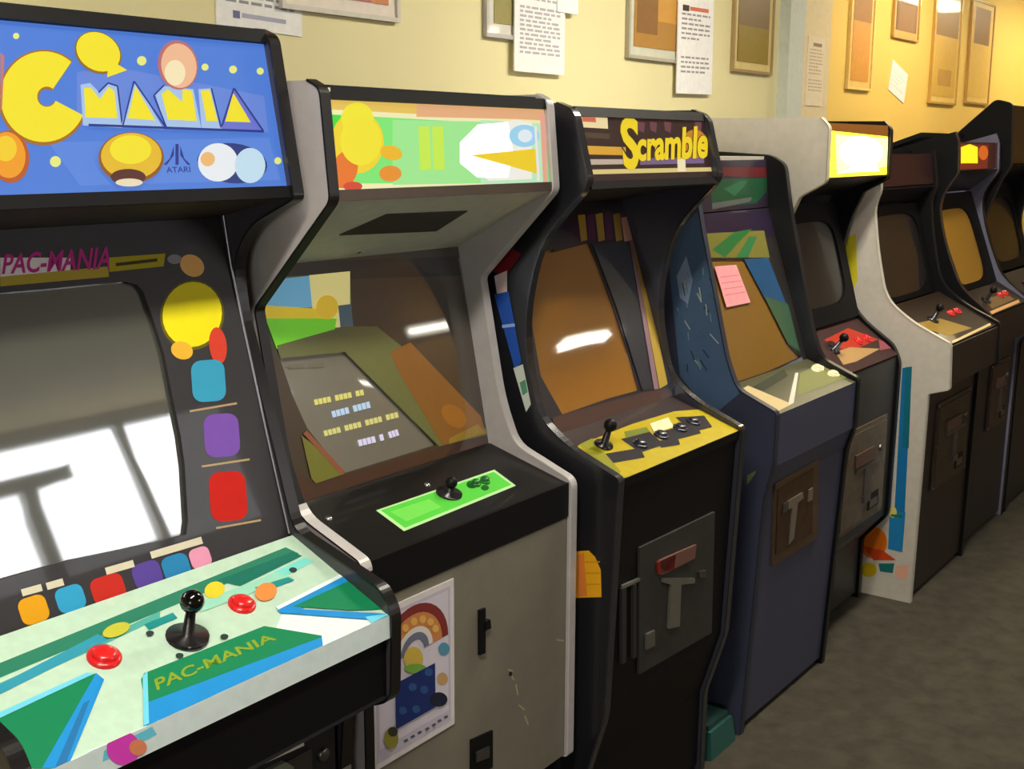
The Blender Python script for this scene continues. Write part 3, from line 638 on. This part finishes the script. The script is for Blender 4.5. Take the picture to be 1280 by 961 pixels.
# ================================================================== 5..8  far cabinets
def far_cab(X0, X1, front, rad, back, side_l, side_r, edge, label, mqp, mqm, mq_art, spk, bez, screen_m, hole, ctl, ctl_m, ctl_art, fpan, fm, cdpx, cdm, artl=None, bez_m=None, yroof=1.6):
    T = .02
    r = thing('arcade_cabinet', ((X0+X1)/2, 1.33, 0), label, 'arcade cabinet', 'row of arcade cabinets along the wall')
    fr = fillet(front, rad)
    for xa in (X0, X1-T): side_panel(r, xa, xa+T, fr, back, side_l if xa < X0+.1 else side_r, edge if xa < X0+.1 else BTRIM, artl if xa < X0+.1 else None)
    xi0, xi1 = X0+T, X1-T
    shell(r, xi0, xi1, [('front_panel', p0, p1, fm) for p0, p1 in fpan]+[('speaker_panel', spk[0], spk[1], SATIN)], min(front[-1][1], 9), yroof, BLACK, back[0][1])
    mb = MB(); slab(mb, mqp[0], mqp[1], xi0, xi1, .012, mqm)
    if mq_art: mq_art(Art(mb, yz_plane(*mqp)))
    mb.build('marquee', r)
    pb = yz_plane(*bez)
    bezel_with_screen(r, pb, bez[0], bez[1], xi0, xi1, hole(pb, xi0, xi1), bez_m or M((11, 10, 12), .6, 0, noise=.03, spec=.15), screen_m, .006, .003)
    pc = yz_plane(*ctl); mb = MB(); slab(mb, ctl[0], ctl[1], xi0, xi1, .016, ctl_m)
    if ctl_art: ctl_art(Art(mb, pc))
    mb.build('control_panel', r)
    xm = (xi0+xi1)/2; P = np.array((xm-.13, (ctl[0][0]+ctl[1][0])/2, (ctl[0][1]+ctl[1][1])/2)); joystick(r, P, pc.n, BLACK, .045, .015, .022)
    for dx in (.22, .3): button(r, P+np.array((dx, 0, 0)), pc.n, RED, .014)
    if cdpx: coin_door(r, fpan[0][1][0]-.001, cdpx, cdm, STEEL, M((84, 62, 54), .4))
    return r
def hole_uv(b0, b1, fu0, fu1, fv0, fv1):
    def h(pl, x0, x1):
        out = []; N = 6
        def P(u, v):
            y = b0[0]+(b1[0]-b0[0])*v; z = b0[1]+(b1[1]-b0[1])*v; d = np.array((x0+(x1-x0)*u, y, z))-EYEP; c = CA@d
            return (PPX+FPX*c[0]/c[2], PPY-FPX*c[1]/c[2])
        cu, cv = (fu0+fu1)/2, (fv0+fv1)/2
        for k in range(32):
            t = 2*math.pi*k/32; e = 4.5
            su = math.copysign(abs(math.cos(t))**(2/e), math.cos(t)); sv = math.copysign(abs(math.sin(t))**(2/e), math.sin(t))
            out.append(P(cu+su*(fu1-fu0)/2, cv+sv*(fv1-fv0)/2))
        return out
    return h
WHS = M((206, 200, 188), .45, .15); BLKS = M((10, 9, 11), .55, 0, spec=.2)
# 5
def mq5(a):  # hot centre of the tube behind, put into stepped emission
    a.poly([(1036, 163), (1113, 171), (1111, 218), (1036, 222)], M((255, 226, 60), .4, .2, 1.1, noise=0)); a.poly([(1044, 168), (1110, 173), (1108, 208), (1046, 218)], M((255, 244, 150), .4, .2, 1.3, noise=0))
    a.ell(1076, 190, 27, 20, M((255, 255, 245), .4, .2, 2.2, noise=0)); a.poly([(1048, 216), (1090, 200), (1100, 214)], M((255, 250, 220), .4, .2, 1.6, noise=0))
def ct5(a):
    a.poly([(1030, 425), (1060, 410), (1098, 424), (1060, 440)], ink((176, 52, 34))); a.poly([(1044, 440), (1062, 434), (1100, 436), (1070, 452), (1054, 456)], ink((176, 140, 90))); a.ell(1038, 432, 7, 6, ink((40, 14, 22))); a.poly([(1098, 424), (1120, 434), (1100, 438)], ink((150, 80, 90)))
bz5 = ((1.52, 1.05), (1.63, 1.45))
far_cab(3.64, 4.22, [(1.462, 0), (1.460, .23), (1.372, .335), (1.366, .90), (1.394, .956), (1.545, 1.06), (1.606, 1.24), (1.575, 1.39), (1.532, 1.486), (1.448, 1.533), (1.448, 1.70), (1.475, 1.727)], [0, .02, .02, .02, .02, .1, .12, .08, .01, .012, .012, 0],
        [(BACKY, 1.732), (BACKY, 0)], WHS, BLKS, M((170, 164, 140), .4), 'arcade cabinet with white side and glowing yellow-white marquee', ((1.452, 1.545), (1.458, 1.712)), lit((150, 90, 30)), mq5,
        ((1.625, 1.475), (1.452, 1.540)), bz5, gl((14, 12, 13), 1.4, .3), hole_uv(*bz5, .12, .88, .15, .85), ((1.372, .925), (1.535, 1.045)), M((62, 40, 38), .6, .05, spec=.2), ct5,
        [((1.384, .335), (1.376, .915)), ((1.472, .02), (1.470, .23)), ((1.470, .23), (1.384, .335))], M((44, 46, 46), .45), ((1052, 545), (1100, 636)), M((104, 94, 80), .4, metal=.4, noise=.25, nscale=40))
# 6
def art6(mb):
    a = Art(mb, x_plane(4.26-.0002), .0005)
    a.poly([(1128, 460), (1140, 458), (1131, 640), (1118, 640)], ink((26, 116, 176))); a.poly([(1132, 459), (1140, 458), (1136, 560), (1128, 560)], ink((24, 110, 130)))
    a.poly([(1112, 640), (1132, 640), (1128, 690), (1110, 686)], ink((34, 130, 190))); a.ell(1116, 640, 5, 7, ink((230, 214, 120))); a.path([(1114, 644), (1128, 645)], 3, ink((40, 120, 70)))
    a.ell(1092, 678, 17, 20, ink((226, 116, 20))); a.poly([(1078, 682), (1104, 688), (1120, 700), (1092, 700)], ink((206, 72, 30))); a.ell(1086, 712, 10, 9, ink((206, 176, 20))); a.poly([(1098, 704), (1118, 704), (1116, 716), (1100, 714)], ink((30, 110, 110)))
    a.poly([(1120, 708), (1136, 706), (1134, 724), (1120, 722)], ink((236, 176, 150)))
    a.poly([(1053, 300), (1070, 292), (1072, 350), (1062, 372), (1053, 352)], ink((206, 196, 40)))
bz6 = ((1.47, 1.075), (1.56, 1.425))
def ct6(a):
    a.poly([(1140, 405), (1175, 398), (1215, 410), (1185, 420)], ink((150, 120, 40))); a.path([(1190, 428), (1238, 405)], 3, ink((226, 196, 140)))
far_cab(4.26, 4.92, [(1.288, 0), (1.278, .785), (1.205, .808), (1.212, .968), (1.345, 1.03), (1.450, 1.105), (1.492, 1.28), (1.512, 1.43), (1.492, 1.49), (1.510, 1.625)], [0, .006, .006, .012, .04, .06, .1, .03, .012, 0],
        [(BACKY, 1.60), (BACKY, 0)], WHS, BLKS, M((196, 190, 176), .4), 'arcade cabinet with white side panel carrying blue and orange art', ((1.503, 1.50), (1.518, 1.615)), M((44, 13, 18), .4, .2), None,
        ((1.565, 1.43), (1.503, 1.49)), bz6, gl((26, 22, 26), 1.6, .6), hole_uv(*bz6, .06, .92, .05, .9), ((1.222, .962), (1.455, 1.075)), M((46, 34, 24), .6, .05, spec=.2), ct6,
        [((1.30, .02), (1.29, .80)), ((1.215, .812), (1.215, .955))], M((40, 32, 28), .45), ((1171, 505), (1204, 585)), M((66, 58, 46), .4, metal=.4, noise=.25, nscale=40), art6)
# 7
def mq7(a):
    a.poly([(1199, 180), (1236, 181), (1234, 212), (1199, 212)], lit((130, 40, 30))); a.poly([(1201, 184), (1212, 180), (1222, 184), (1222, 204), (1201, 204)], M((236, 220, 30), .4, .2, 1.0, noise=0)); a.ell(1229, 191, 6, 9, lit((236, 110, 40)))
bz7 = ((1.41, 1.06), (1.55, 1.45))
def ct7(a):
    a.path([(1236, 392), (1274, 376)], 4, ink((236, 180, 110))); a.poly([(1230, 375), (1256, 366), (1268, 374), (1240, 386)], ink((120, 90, 40)))
far_cab(4.98, 5.61, [(1.31, 0), (1.30, .80), (1.27, .83), (1.268, .985), (1.356, 1.055), (1.40, 1.10), (1.474, 1.274), (1.506, 1.43), (1.437, 1.54), (1.444, 1.665), (1.460, 1.700)], [0, .03, .02, .012, .03, .04, .1, .06, .012, .012, 0],
        [(BACKY, 1.49), (BACKY, 0)], BLKS, M((120, 120, 142), .3, .5), M((60, 50, 44), .35, .3), 'dark arcade cabinet with small red and yellow marquee', ((1.445, 1.552), (1.452, 1.660)), lit((60, 22, 24)), mq7,
        ((1.555, 1.455), (1.442, 1.548)), bz7, gl((196, 146, 52), 2.0), hole_uv(*bz7, .04, .8, .06, .84), ((1.275, .982), (1.405, 1.058)), M((44, 34, 28), .6, .05, spec=.2), ct7,
        [((1.322, .02), (1.312, .82)), ((1.275, .835), (1.275, .975))], M((34, 30, 30), .45), ((1238, 456), (1254, 524)), M((66, 50, 44), .4, metal=.4, noise=.25, nscale=40))
# 8
bz8 = ((1.44, 1.085), (1.56, 1.47))
far_cab(5.65, 6.30, [(1.31, 0), (1.30, .80), (1.262, .84), (1.262, .975), (1.329, 1.004), (1.431, 1.083), (1.515, 1.30), (1.44, 1.50), (1.405, 1.56), (1.42, 1.828), (1.490, 1.845), (1.640, 1.705)], [0, .03, .02, .012, .03, .04, .12, .04, .012, .02, .02, 0],
        [(BACKY, 1.60), (BACKY, 0)], BLKS, BLKS, M((30, 26, 28), .4), 'tall black arcade cabinet at the far end of the row', ((1.42, 1.57), (1.428, 1.822)), M((40, 24, 26), .4, .3), None,
        ((1.56, 1.48), (1.425, 1.56)), bz8, gl((20, 18, 20), 1.5, .4), hole_uv(*bz8, .1, .9, .1, .84), ((1.27, .972), (1.425, 1.078)), M((40, 30, 28), .6, .05, spec=.2), None,
        [((1.322, .02), (1.312, .82)), ((1.27, .845), (1.27, .965))], M((30, 28, 28), .45), None, BLACK, yroof=1.66)

# ------------------------------------------------------------------ poster and small things at the cabinets
pp = Plane((0, 1.349, 0), (0, -1, 0)); pz0, pz1 = pp.at(566, 905)[2], pp.at(565, 723)[2]; px0, px1 = pp.at(463, 850)[0], pp.at(567, 815)[0]
mb = MB(); mb.box(px0, px1, 1.3475, 1.3495, pz0, pz1, M((226, 220, 222), .4, .3))
a = Art(mb, Plane((0, 1.3475, 0), (0, -1, 0)), .0003)
def pq(u, v):                                       # poster fraction -> pixel
    d = CA@(np.array((px0+(px1-px0)*u, 1.3475, pz0+(pz1-pz0)*v))-EYEP); return (PPX+FPX*d[0]/d[2], PPY-FPX*d[1]/d[2])
def parch(cu, cv, r0, r1, m, a0=0, a1=180):
    pts = [pq(cu+r1*math.cos(math.radians(t)), cv+r1*.72*math.sin(math.radians(t))) for t in range(a0, a1+1, 10)]+[pq(cu+r0*math.cos(math.radians(t)), cv+r0*.72*math.sin(math.radians(t))) for t in range(a1, a0-1, -10)]
    a.poly(pts, m)
a.poly([pq(.05, .04), pq(.95, .04), pq(.95, .96), pq(.05, .96)], ink((196, 190, 208))); a.poly([pq(.08, .12), pq(.92, .12), pq(.92, .94), pq(.08, .94)], ink((214, 208, 222)))
parch(.5, .64, .34, .42, ink((130, 54, 50))); parch(.5, .64, .22, .34, ink((206, 134, 84))); parch(.5, .64, .17, .22, ink((226, 220, 214))); parch(.5, .64, .11, .17, ink((110, 116, 140)))
for t in range(25, 170, 22): a.ell(*pq(.5+.28*math.cos(math.radians(t)), .64+.2*math.sin(math.radians(t))), 4, 5, ink((226, 178, 90)))
a.ell(*pq(.48, .60), 12, 15, ink((206, 180, 80))); a.ell(*pq(.5, .53), 14, 6, ink((120, 170, 70)))
a.poly([pq(.26, .2), pq(.74, .2), pq(.74, .5), pq(.26, .5)], ink((34, 50, 108)))
for u, v in ((.34, .3), (.46, .42), (.6, .36), (.5, .26), (.66, .46)): a.ell(*pq(u, v), 5, 5, ink((50, 84, 140)))
a.ell(*pq(.78, .24), 11, 9, ink((36, 40, 60))); a.ell(*pq(.86, .56), 7, 8, ink((90, 150, 176))); a.ell(*pq(.84, .36), 7, 8, ink((196, 160, 110))); a.ell(*pq(.2, .16), 9, 13, ink((146, 140, 60))); a.ell(*pq(.22, .2), 6, 6, ink((60, 60, 40)))
for u in np.linspace(.36, .86, 7): a.line(pq(u, .085), pq(u+.045, .085), 3, ink((90, 90, 100)))
tag(mb.build('poster', None, None, ((px0+px1)/2, 1.3495, pz0)), 'white bordered poster with orange arch and navy block on grey cabinet front', 'poster')
mb = MB(); mb.prism([(2.775, 1.34, 0), (2.925, 1.34, 0), (2.915, 1.35, .075), (2.785, 1.35, .075)], (0, .2, 0), M((32, 82, 76), .5))
mb.prism([(2.79, 1.36, .075), (2.91, 1.36, .075), (2.91, 1.36, .09), (2.79, 1.36, .09)], (0, .16, 0), M((26, 60, 58), .5))
tag(mb.build('box', None, None, (2.85, 1.44, 0)), 'small dark green box on the floor between black and slanted cabinets', 'box')
# ------------------------------------------------------------------ wall hangings
YW = 2.25
pw = Plane((0, YW, 0), (0, -1, 0))
def frame(x0, x1, z0, h, fc, mat, fills, label, depth=.016, fw=.012, mw=.03):
    r = thing('picture_frame', ((x0+x1)/2, YW-.002, z0), label, 'framed picture', 'framed pictures along the wall'); y1 = YW-.001; z1 = z0+h; y0 = y1-depth
    m = M(fc, .35, .2); mb = MB()
    for b in ((x0, x1, z0, z0+fw), (x0, x1, z1-fw, z1), (x0, x0+fw, z0+fw, z1-fw), (x1-fw, x1, z0+fw, z1-fw)): mb.box(b[0], b[1], y0, y1, b[2], b[3], m)
    mb.build('frame', r)
    mb = MB(); mb.box(x0+fw, x1-fw, y0+.007, y1, z0+fw, z1-fw, M(mat, .5, .5)); mb.build('mat_board', r)
    mb = MB(); X0_, X1_, Z0_, Z1_ = x0+fw+mw, x1-fw-mw, z0+fw+mw, z1-fw-mw
    mb.box(X0_, X1_, y0+.005, y1, Z0_, Z1_, M(fills[0][1], .45, .5))
    for k, (rect, c) in enumerate(fills[1:]):
        u0, u1, v0, v1 = rect; yy = y0+.005-.0004*(k+1)
        mb.poly([(X0_+(X1_-X0_)*u0, yy, Z0_+(Z1_-Z0_)*v0), (X0_+(X1_-X0_)*u1, yy, Z0_+(Z1_-Z0_)*v0), (X0_+(X1_-X0_)*u1, yy, Z0_+(Z1_-Z0_)*v1), (X0_+(X1_-X0_)*u0, yy, Z0_+(Z1_-Z0_)*v1)], M(c, .45, .5))
    mb.build('print', r)
    return r
def paper(x0, x1, z0, z1, label, c=(238, 236, 232), head=None, tilt=0.0, rows=14, ink_c=(150, 146, 150), y=YW):
    mb = MB(); cx, cz = (x0+x1)/2, (z0+z1)/2; ca, sa = math.cos(tilt), math.sin(tilt)
    def P(x, z, yy): return (cx+(x-cx)*ca-(z-cz)*sa, yy, cz+(x-cx)*sa+(z-cz)*ca)
    n = 8; ys = [y-.003-.006*math.sin(math.pi*i/n)**2*(.5) for i in range(n+1)]
    q = [P(x0, z0, 0), P(x1, z0, 0), P(x1, z1, 0), P(x0, z1, 0)]
    mb.prism([(p[0], y-.0035, p[2]) for p in q], (0, .0045, 0), M(c, .7))
    w, h = x1-x0, z1-z0; rr = random.Random(int(x0*1000)); yy = y-.0038; mi = M(ink_c, .7)
    for i in range(rows):
        z = z1-h*(.2+.68*i/rows); 
        if rr.random() < .12: continue
        u1 = .9 if rr.random() < .6 else .5+.4*rr.random(); x = x0+w*.1
        while x < x0+w*u1-.01:
            l = w*(.06+.1*rr.random()); e = min(x+l, x0+w*u1); mb.poly([P(x, z, yy), P(e, z, yy), P(e, z+h*.02, yy), P(x, z+h*.02, yy)], mi); x = e+w*.03
    if head: 
        for (u0, u1, v0, v1), hc in head: mb.poly([P(x0+w*u0, z0+h*v0, yy), P(x0+w*u1, z0+h*v0, yy), P(x0+w*u1, z0+h*v1, yy), P(x0+w*u0, z0+h*v1, yy)], M(hc, .7))
    return tag(mb.build('paper_notice', None, None, (cx, y-.002, z0)), label, 'paper notice', 'printed notices on the wall')
frame(2.13, 2.559, 1.962, .56, (206, 200, 186), (226, 214, 198), [(None, (176, 92, 92)), ((.8, 1, 0, .5), (206, 120, 60)), ((.05, .5, .1, .5), (160, 84, 92))], 'framed picture with dusty red print above green marquee')
frame(2.943, 3.33, 1.954, .56, (190, 186, 184), (214, 210, 196), [(None, (150, 140, 80)), ((.3, .8, .2, .7), (120, 124, 120))], 'framed picture mostly hidden behind a white notice')
frame(3.757, 4.17, 1.941, .56, (176, 170, 150), (206, 206, 186), [(None, (176, 128, 56)), ((.05, .5, .1, .5), (140, 96, 46)), ((.5, .95, .2, .45), (206, 150, 60)), ((.1, .9, .55, .9), (190, 160, 90))], 'framed picture with orange-brown print half behind a notice')
frame(4.577, 4.955, 1.936, .56, (166, 140, 92), (216, 196, 130), [(None, (122, 96, 56)), ((.02, .98, .0, .3), (146, 122, 30)), ((.3, .7, .55, .8), (150, 134, 100))], 'framed picture with dark brown and olive print beside pale pillar')
frame(5.83, 6.153, 1.915, .60, (240, 210, 130), (244, 206, 120), [(None, (226, 160, 70)), ((.0, 1, .55, 1), (170, 116, 52))], 'framed amber picture just right of the pale pillar')  # bright lower half: light reflections put into the print colour
frame(6.432, 6.839, 2.200, .42, (206, 166, 90), (226, 180, 100), [(None, (130, 92, 62)), ((.1, .9, .0, .4), (156, 110, 60))], 'small brown framed picture hung higher than its neighbours')
frame(7.10, 7.60, 1.885, .70, (200, 160, 84), (244, 210, 120), [(None, (232, 190, 90)), ((.0, 1, .55, 1), (160, 124, 70)), ((.2, .8, .1, .25), (206, 160, 80))], 'framed golden picture second from the far end')  # yellow lower part stands for reflected light, painted in
frame(7.80, 8.30, 1.905, .62, (190, 150, 84), (246, 214, 130), [(None, (244, 206, 110)), ((.1, .9, .6, 1), (150, 116, 70))], 'framed golden picture farthest along the wall')  # bright base below: reflected light put into the fill
paper(1.94, 2.21, 1.905, 2.25, 'white notice behind the corner of the blue marquee', tilt=-.03, rows=16, head=[((.18, .26, .06, .11), (110, 110, 150)), ((.28, .8, .07, .1), (170, 170, 190))])
paper(3.075, 3.350, 1.862, 2.215, 'white notice of dense grey text above the grey cabinet', rows=18, ink_c=(176, 172, 182), y=YW-.0172)
paper(4.10, 4.385, 1.835, 2.19, 'white notice with dark heading between orange and olive pictures', head=[((.12, .3, .84, .9), (60, 50, 40)), ((.32, .85, .85, .89), (206, 110, 80))], tilt=.02, y=YW-.0172)
YP = 2.20
paper(5.235, 5.43, 1.82, 2.12, 'cream notice on the pale pillar', (236, 222, 190), ink_c=(196, 176, 150), head=[((.3, .8, .86, .91), (150, 120, 90))], y=YP)
paper(6.46, 6.72, 1.90, 2.06, 'small creased white slip under the high brown picture', (246, 244, 240), rows=5, tilt=-.25, ink_c=(206, 206, 206))
paper(3.30, 3.42, 2.055, 2.20, 'tiny blank white slip overlapping the top of a white notice', (250, 248, 240), rows=0, y=YW-.0208)

# ------------------------------------------------------------------ room
WALLM = M((226, 216, 164), .7, noise=.02, nscale=3); GOLD = M((240, 204, 106), .7, noise=.02, nscale=3)  # GOLD: warm lamp light put into the far wall's colour
mb = MB(); mb.box(-3.2, 5.2, YW, YW+.15, 0, 2.8, WALLM); struct(mb.build('wall_back', None, None, (1, YW+.07, 0)))
mb = MB(); mb.box(5.2, 13.2, YW, YW+.15, 0, 2.8, GOLD); struct(mb.build('wall_back', None, None, (9, YW+.07, 0)))
mb = MB(); mb.box(5.04, 5.20, YP, YW, 0, 2.76, M((206, 212, 200), .7)); mb.box(5.20, 5.50, YP, YW, 0, 2.76, M((232, 214, 170), .7)); struct(mb.build('trim_1', None, None, (5.27, YW, 0)))
mb = MB(); mb.box(-3.2, 13.2, -4.1, YW+.15, -.1, 0, M((66, 61, 49), .95, noise=.34, nscale=16, bump=.6)); struct(mb.build('floor', None, None, (5, 0, -.1)))
mb = MB(); mb.box(-3.2, 13.2, -4.1, YW+.15, 2.76, 2.9, M((160, 140, 94), .9, noise=.03)); struct(mb.build('ceiling', None, None, (5, 0, 2.9)))
LY0, LY1, LZ0, LZ1 = -2.2, -.6, 1.25, 2.35  # opening for the added window on the unseen left wall
mb = MB(); mb.box(-3.35, -3.2, -4.1, LY0, 0, 2.76, WALLM); mb.box(-3.35, -3.2, LY1, YW, 0, 2.76, WALLM); mb.box(-3.35, -3.2, LY0, LY1, 0, LZ0, WALLM); mb.box(-3.35, -3.2, LY0, LY1, LZ1, 2.76, WALLM); struct(mb.build('wall_left', None, None, (-3.3, -1, 0)))
mb = MB(); mb.box(13.2, 13.35, -4.1, YW, 0, 2.76, GOLD); struct(mb.build('wall_right', None, None, (13.3, -1, 0)))
WX0, WX1, WZ0, WZ1 = 3.5, 6.0, 1.70, 2.72
mb = MB(); FW = M((196, 150, 84), .7)
mb.box(-3.2, WX0, -4.1, -3.95, 0, 2.76, FW); mb.box(WX1, 13.2, -4.1, -3.95, 0, 2.76, FW); mb.box(WX0, WX1, -4.1, -3.95, 0, WZ0, FW); mb.box(WX0, WX1, -4.1, -3.95, WZ1, 2.76, FW)
struct(mb.build('wall_front', None, None, (5, -4, 0)))
mb = MB(); FRM = M((150, 148, 146), .5)
for b in ((WX0, WX1, WZ0, WZ0+.06), (WX0, WX1, WZ1-.05, WZ1), (WX0, WX0+.06, WZ0, WZ1), (WX1-.06, WX1, WZ0, WZ1), (4.16, 4.26, WZ0, 2.40), (3.95, 4.55, 2.36, 2.46), (5.02, 5.10, WZ0, WZ1)): mb.box(b[0], b[1], -4.06, -3.98, b[2], b[3], FRM)
wf = struct(mb.build('window_1', None, None, (4.8, -4.02, WZ0)))
mb = MB(); mb.box(WX0+.05, WX1-.05, -4.03, -4.02, WZ0+.05, WZ1-.05, None)
gm = bpy.data.materials.new('window_glass'); gm.use_nodes = True; nt = gm.node_tree; nt.nodes.clear()
o_ = nt.nodes.new('ShaderNodeOutputMaterial'); t_ = nt.nodes.new('ShaderNodeBsdfTransparent'); g_ = nt.nodes.new('ShaderNodeBsdfGlossy'); x_ = nt.nodes.new('ShaderNodeMixShader')
g_.inputs['Roughness'].default_value = .02; x_.inputs[0].default_value = .06; nt.links.new(t_.outputs[0], x_.inputs[1]); nt.links.new(g_.outputs[0], x_.inputs[2]); nt.links.new(x_.outputs[0], o_.inputs[0])
mb.mats = [gm]; mb.m = [0]*len(mb.f)
struct(mb.build('window_pane', wf))

mb = MB()
for b in ((LY0, LY1, LZ0, LZ0+.05), (LY0, LY1, LZ1-.05, LZ1), (LY0, LY0+.05, LZ0, LZ1), (LY1-.05, LY1, LZ0, LZ1), (-1.53, -1.47, LZ0, LZ1)): mb.box(-3.30, -3.24, b[0], b[1], b[2], b[3], FRM)
wf2 = struct(mb.build('fill_window', None, None, (-3.27, -1.5, LZ0)))  # added window, put in to light the left-facing panels
mb = MB(); mb.box(-3.275, -3.265, LY0+.04, LY1-.04, LZ0+.04, LZ1-.04, None); mb.mats = [gm]; mb.m = [0]*len(mb.f); struct(mb.build('window_pane', wf2))

# ------------------------------------------------------------------ light
def fixture(x, y, power, label, col=(1, .93, .78), L=1.2, along_x=True):
    r = thing('ceiling_light', (x, y, 2.76), label, 'ceiling light', 'fluorescent ceiling lights'); w = .09
    hx, hy = (L/2, w) if along_x else (w, L/2)
    mb = MB(); mb.box(x-hx-.03, x+hx+.03, y-hy-.02, y+hy+.02, 2.70, 2.76, M((226, 224, 216), .5)); mb.build('housing', r)
    for s in (-1, 1):
        mb = MB(); d = s*.045
        p = [(x-hx, y+d, 2.675), (x+hx, y+d, 2.675)] if along_x else [(x+d, y-hy, 2.675), (x+d, y+hy, 2.675)]
        mb.tube(p, .018, M((255, 250, 236), .4, 0, TUBE, noise=0), 12); mb.build('tube', r)
    l = bpy.data.lights.new('lamp', 'AREA'); l.shape = 'RECTANGLE'; l.size = hx*2; l.size_y = hy*2; l.energy = power; l.color = col
    o = bpy.data.objects.new('lamp', l); C.objects.link(o); o.location = (x, y, 2.65)
TUBE = 14.0
fixture(8.75, -2.42, 14, 'fluorescent light near the far right corner', L=.9)
fixture(.6, .6, 42, 'fluorescent light above the blue marquee cabinet')
fixture(3.6, 1.0, 42, 'fluorescent light above the slanted cabinet')
fixture(6.5, 1.55, 17, 'warm fluorescent light over the white sided cabinet', col=(1, .78, .42), L=1.5)
fixture(9.0, 1.55, 21, 'warm fluorescent light past the farthest golden picture', col=(1, .74, .36), L=1.5)
r = thing('strip_light', (8.5, -3.95, 2.08), 'fluorescent strip light on the opposite wall', 'wall light')
mb = MB(); mb.box(8.1, 9.0, -3.955, -3.91, 2.08, 2.20, M((226, 224, 216), .5)); mb.build('housing', r)
mb = MB(); mb.tube([(8.14, -3.885, 2.14), (8.96, -3.885, 2.14)], .024, M((255, 250, 236), .4, 0, TUBE, noise=0), 12); mb.build('tube', r)
w = bpy.data.worlds.new('world'); sc.world = w; w.use_nodes = True
w.node_tree.nodes['Background'].inputs[0].default_value = (.95, .97, 1, 1); w.node_tree.nodes['Background'].inputs[1].default_value = 9.0
pl = bpy.data.lights.new('window_portal', 'AREA'); pl.shape = 'RECTANGLE'; pl.size = WX1-WX0; pl.size_y = WZ1-WZ0; pl.cycles.is_portal = True
po = bpy.data.objects.new('window_portal', pl); C.objects.link(po); po.location = ((WX0+WX1)/2, -4.12, (WZ0+WZ1)/2); po.rotation_euler = (math.radians(90), 0, 0)

pl = bpy.data.lights.new('window_portal', 'AREA'); pl.shape = 'RECTANGLE'; pl.size = LZ1-LZ0; pl.size_y = LY1-LY0; pl.cycles.is_portal = True
po = bpy.data.objects.new('window_portal', pl); C.objects.link(po); po.location = (-3.36, (LY0+LY1)/2, (LZ0+LZ1)/2); po.rotation_euler = (0, math.radians(-90), 0)  # portal of the added left window
sc.view_settings.view_transform = 'Standard'; sc.view_settings.look = 'None'; sc.view_settings.gamma = 1; sc.view_settings.use_curve_mapping = False
sc.view_settings.exposure = 0.0
sc.cycles.use_denoising = True; sc.cycles.sample_clamp_indirect = 6
